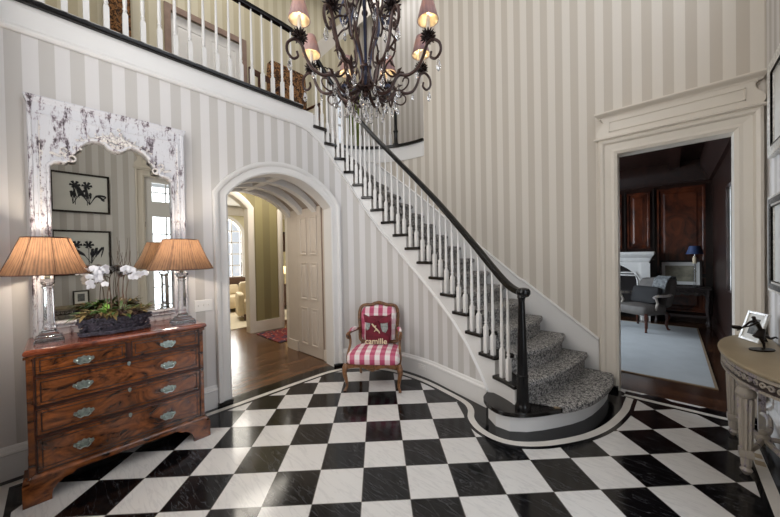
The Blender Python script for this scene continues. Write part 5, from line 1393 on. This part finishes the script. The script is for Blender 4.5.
def lampB(loc, h, label):
    t = thing('side_lamp', label, 'lamp', loc); bm = NB(); lathe(bm, [(.07,0),(.07,.02),(.03,.05),(.06,.16),(.03,.26),(.012,.3),(.012,h-.2)], 12); obj('base', bm, M['linen'], t)
    bm = NB(); n = 20; loft(bm, [[(r*cos(2*PI*k/n), r*sin(2*PI*k/n), z) for k in range(n)] for r, z in ((.19, h-.24), (.10, h))], cap=False); obj('lamp_shade', bm, M['shade_in'], t); LIGHTS.append(('P', 'side_lamp_light', (loc[0], loc[1], loc[2]+h-.13), 8, (1, .75, .5), .05)); return t
def sidetable(loc, label, r=.26, h=.6):
    t = thing('side_table', label, 'side table', loc); bm = NB(); lathe(bm, [(r,h-.03),(r,h)], 24); obj('top', bm, M['walnut_dark'], t)
    bm = NB(); lathe(bm, [(.16,0),(.14,.03),(.03,.06),(.04,.3),(.025,.4),(.05,h-.03)], 12); obj('pedestal', bm, M['walnut_dark'], t); return t
sidetable((-8.9, 4.5, .012), 'dark round side table beside the living room sofa', h=.58); lampB((-8.9, 4.5, .592), .62, 'small lamp with cream shade beside the living room sofa')
def club(loc, rz, mat, label, w=.36):
    t = thing('club_chair', label, 'armchair', loc, rz)
    bm = NB(); cushion(bm, -w, w, -.36, .28, .14, .46, .03); obj('seat', bm, mat, t)
    bm = NB(); cushion(bm, -w-.04, w+.04, .16, .38, .14, .88, .03); obj('backrest', bm, mat, t)
    for s in (-1, 1):
        a, b = sorted((s*w*.9, s*(w+.11))); bm = NB(); cushion(bm, a, b, -.34, .36, .12, .64, .02); obj('armrest', bm, mat, t)
        for y in (-.30, .30): bm = NB(); lathe(bm, [(.018,0),(.026,.15)], 8, (s*w*.9, y, 0)); obj('leg', bm, M['walnut_dark'], t)
    return t
club((-7.75, 3.42, .012), 1.3, M['linen'], 'cream slipcovered armchair seen beyond the left arch')
club((-8.6, 4.62, .012), 2.2, M['brown_cloth'], 'dark brown armchair seen through the narrow right arch')
sidetable((-9.3, 5.1, .012), 'dark round side table behind the brown armchair', h=.58); lampB((-9.3, 5.1, .592), .62, 'cream shaded lamp glowing beyond the narrow right arch')
tvf = thing('dark_picture', 'small dark framed picture on the wall beyond the right arch', 'picture', (-10.14, 5.55, 1.7)); bm = NB()
box(bm, 0, .03, -.40, .40, 0, .70); obj('frame', bm, M['frame_black'], tvf, smooth=False); bm = NB(); box(bm, .03, .034, -.34, .34, .06, .64); obj('canvas', bm, M['brown_cloth'], tvf, smooth=False)
LIGHTS += [('A', 'living_daylight', (-10.6, 3.46, 1.7), (0, -PI/2, 0), 1.8, 1.1, 120, (1, .98, .92)),
           ('A', 'living_overhead_fill', (-8.2, 3.0, 3.05), (0, 0, 0), 1.6, 2.6, 120, (1, .95, .85)), ('A', 'hall_overhead_fill', (-5.6, 2.6, 3.05), (0, 0, 0), .6, 1.6, 42, (1, .93, .82)), ('A', 'passage_light', (-4.2, 1.9, 2.40), (0, 0, 0), .5, .3, 8, (1, .92, .82))]  # living and hall area lamps are overhead fill without fixtures
# ------------------------------------------------------------------ upper hall behind the balustrade
bm = NB(); prism(bm, [(-3.55, -.42), (-3.55, 2.11), (-3.56, 2.20), (-4.20, 3.10), (-4.43, 3.10), (-6.2, 3.10), (-6.2, -.42)], 3.19, 3.425); struct('floor.003', bm, M['oak'], smooth=False)
bm = NB(); prism(bm, [(-6.2, 3.1), (-4.43, 3.1), (-4.38, 3.45), (-4.12, 3.86), (-3.75, 4.16), (-3.35, 4.28), (-3.05, 4.29), (-3.0, 4.3), (-3.0, 5.7), (-6.2, 5.7)], 3.19, 3.425); struct('floor.004', bm, M['oak'], smooth=False)
UX = -6.12
up = Path([Vector((UX, -.42)), Vector((UX, 5.7))])
wall('wall_upper_back', up, [(0, 1.79, 3.42, CEIL), (1.79, 2.93, 5.65, CEIL), (2.93, 4.95, 3.42, CEIL), (4.95, 5.5, 5.75, CEIL), (5.5, 6.12, 3.42, CEIL)], 0, .12, M['paper_tan'])
wall('wall_upper_side', Path([Vector((UX, 5.6)), Vector((-3.0, 5.6))]), [(0, 3.12, 3.42, CEIL)], 0, .12, M['paper'])
wall('wall_upper_return', Path([Vector((-3.0, 5.6)), Vector((-3.0, 4.30))]), [(0, 1.3, 3.42, CEIL)], 0, .12, M['paper'])
wall('wall_upper_near', Path([Vector((-3.446, -.42)), Vector((UX, -.42))]), [(0, 2.67, 3.42, CEIL)], 0, .12, M['paper_tan'])
d3 = thing('door_3', 'x', 'x', (UX, 1.94, 3.425)); del d3['label']; del d3['category']; d3['kind'] = 'structure'
bm = NB(); box(bm, UX-.08, UX-.04, 1.37, 2.51, 3.43, 5.65); obj('door_leaf', bm, M['plate'], d3, world=True, smooth=False)
for a, b in ((1.45, 1.90), (1.98, 2.43)):
    for c, e in ((3.6, 4.4), (4.52, 5.5)):
        bm = NB(); loft(bm, [[(UX-.04+d, a+o, c+o), (UX-.04+d, b-o, c+o), (UX-.04+d, b-o, e-o), (UX-.04+d, a+o, e-o)] for o, d in ((0,0),(0,.01),(.02,.01),(.03,.0),(.06,.008))]); obj('door_panel', bm, M['plate'], d3, world=True, smooth=False)
bm = NB(); box(bm, UX-.02, UX+.03, 1.28, 1.37, 3.43, 5.75); box(bm, UX-.02, UX+.03, 2.51, 2.60, 3.43, 5.75); box(bm, UX-.02, UX+.03, 1.37, 2.51, 5.65, 5.75); struct('trim_25', bm, M['brown_trim'], smooth=False)
window('window_6', UX-.08, UX-.03, 4.53, 5.08, 3.43, 5.75, 2, 5)
def curtain(name, label, x, y0, y1, z0, z1, mat, n=5):
    t = thing(name, label, 'curtain', (x, (y0+y1)/2, z0)); bm = NB(); R = []
    for k in range(n*8+1):
        y = y0+(y1-y0)*k/(n*8); d = .03*sin(k*2*PI/8); R.append([(x+d, y, z0), (x+d+.012, y, z0), (x+d*.6+.012, y, z1), (x+d*.6, y, z1)])
    loft(bm, R); obj('cloth', bm, mat, t, world=True); bm = NB(); tube(bm, [(x, y0-.1, z1), (x, y1+.1, z1)], .014, 8); obj('rod', bm, M['bronze'], t, world=True)
    return t
curtain('olive_curtain', 'olive green curtain hanging in the upper hall behind the landing railing', UX+.10, 5.05, 5.50, 3.45, 6.0, M['green_curtain'])
curtain('leopard_curtain', 'narrow brown leopard patterned curtain in the upper hall behind balcony balusters', UX+.10, .55, .84, 3.45, 6.3, M['leopard2'], 3)
curtain('white_sheer_curtain', 'white sheer curtain in the upper hall beside the olive one', UX+.08, 4.50, 4.75, 3.45, 6.0, M['plate'], 3)
se = thing('leopard_settee', 'settee upholstered in brown leopard fabric behind the balcony railing', 'settee', (-4.72, 2.80, 3.425), PI/2)
bm = NB(); cushion(bm, -.36, .36, -.26, .24, .34, .52, .03); obj('seat', bm, M['leopard2'], se)
bm = NB(); cushion(bm, -.36, .36, .16, .28, .5, 1.38, .02); obj('backrest', bm, M['leopard2'], se)
for x in (-.33, .33):
    for y in (-.22, .22): bm = NB(); tube(bm, [(x, y, 0), (x, y, .36)], [.015, .022], 8); obj('leg', bm, M['walnut_dark'], se)
    bm = NB(); tube(bm, [(x*1.08, .22, .78), (x*1.12, -.2, .76)], .022, 8); tube(bm, [(x*1.12, -.18, .76), (x*1.05, -.2, .45)], .018, 8); obj('armrest', bm, M['walnut_dark'], se)
dc = thing('upper_side_chair', 'dark wooden side chair in the upper hall left of the leopard settee', 'chair', (-4.45, 2.22, 3.425), PI/2+.2)
bm = NB(); cushion(bm, -.22, .22, -.22, .2, .40, .47, .01); obj('seat', bm, M['black_cloth'], dc)
for x in (-.19, .19):
    for y in (-.19, .19): bm = NB(); tube(bm, [(x, y, 0), (x, y, .42 if y < 0 else .92)], .016, 8); obj('leg', bm, M['walnut_dark'], dc)
bm = NB()
box(bm, -.19, .19, .182, .198, .84, .93); box(bm, -.05, .05, .184, .196, .47, .84)
obj('backrest', bm, M['walnut_dark'], dc, smooth=False)
# flight rising to the next floor
bm = NB(); A, B = (3.36, 5.15), (5.6, 7.75); loft(bm, [[(-5.05, y, z), (-4.95, y, z), (-4.95, y, z+.34), (-5.05, y, z+.34)] for y, z in (A, B)]); struct('trim_26', bm, M['paint_cream'], smooth=False)
LIGHTS += [('A', 'upper_hall_light', (-4.9, 1.2, CEIL-.1), (0, 0, 0), 1.6, 3, 60, (1, .96, .90)), ('A', 'upper_hall_light.001', (-4.6, 4.8, CEIL-.1), (0, 0, 0), 1.6, 1.2, 24, (1, .98, .95))]
# ------------------------------------------------------------------ camera and light
cam = bpy.data.cameras.new('camera'); co = bpy.data.objects.new('camera', cam); COL.objects.link(co); SC.camera = co
fw = Vector((-0.677001875, 0.735877157, -0.012380247)); rt = Vector((0.735962737, 0.676769577, -0.018487564)); dn = Vector((-0.005226002, -0.021627516, -0.999752439))
co.matrix_world = Matrix(((rt.x, -dn.x, -fw.x, 0), (rt.y, -dn.y, -fw.y, 0), (rt.z, -dn.z, -fw.z, 1.5278), (0, 0, 0, 1)))
cam.sensor_width = 36; cam.lens = 306.825*36/780; cam.clip_start = .02; cam.clip_end = 200
SC.view_settings.view_transform = 'Standard'; SC.view_settings.look = 'None'; SC.view_settings.gamma = 1; SC.view_settings.exposure = -0.3
w = bpy.data.worlds.new('world'); SC.world = w; w.use_nodes = True
w.node_tree.nodes['Background'].inputs[0].default_value = (.88, .93, 1.0, 1); w.node_tree.nodes['Background'].inputs[1].default_value = 1.1
def area(name, loc, rot, sx, sy, power, col=(1, 1, 1), spread=180):
    l = bpy.data.lights.new(name, 'AREA'); l.shape = 'RECTANGLE'; l.size = sx; l.size_y = sy; l.energy = power; l.color = col; l.spread = math.radians(spread)
    o = bpy.data.objects.new(name, l); COL.objects.link(o); o.location = loc; o.rotation_euler = rot; return o
def point(name, loc, power, col, r=.03):
    l = bpy.data.lights.new(name, 'POINT'); l.energy = power; l.color = col; l.shadow_soft_size = r
    o = bpy.data.objects.new(name, l); COL.objects.link(o); o.location = loc; return o
DAY = (.91, .945, 1.0); WARM = (1, .66, .36)
# fill through the added front and near windows, daylight through the front door
area('added_window_fill', (.95, 2.1, 5.1), (0, PI/2+.0, 0), 2.3, 3.1, 80, (.86, .91, 1.0))
area('added_window_fill.001', (-1.9, -.80, 3.6), (PI/2, 0, 0), 1.9, 5.2, 150, (1, .965, .915))
area('door_daylight', (.95, 1.63, 1.7), (0, PI/2, 0), 2.6, .9, 55, (.80, .89, 1.0))
for L_ in LIGHTS: (area if L_[0] == 'A' else point)(*L_[1:])
SC.cycles.max_bounces = 8; SC.cycles.diffuse_bounces = 4; SC.cycles.glossy_bounces = 4; SC.cycles.transmission_bounces = 8
SC.cycles.sample_clamp_indirect = 4; SC.cycles.caustics_reflective = False; SC.cycles.caustics_refractive = False
SC.cycles.use_denoising = True
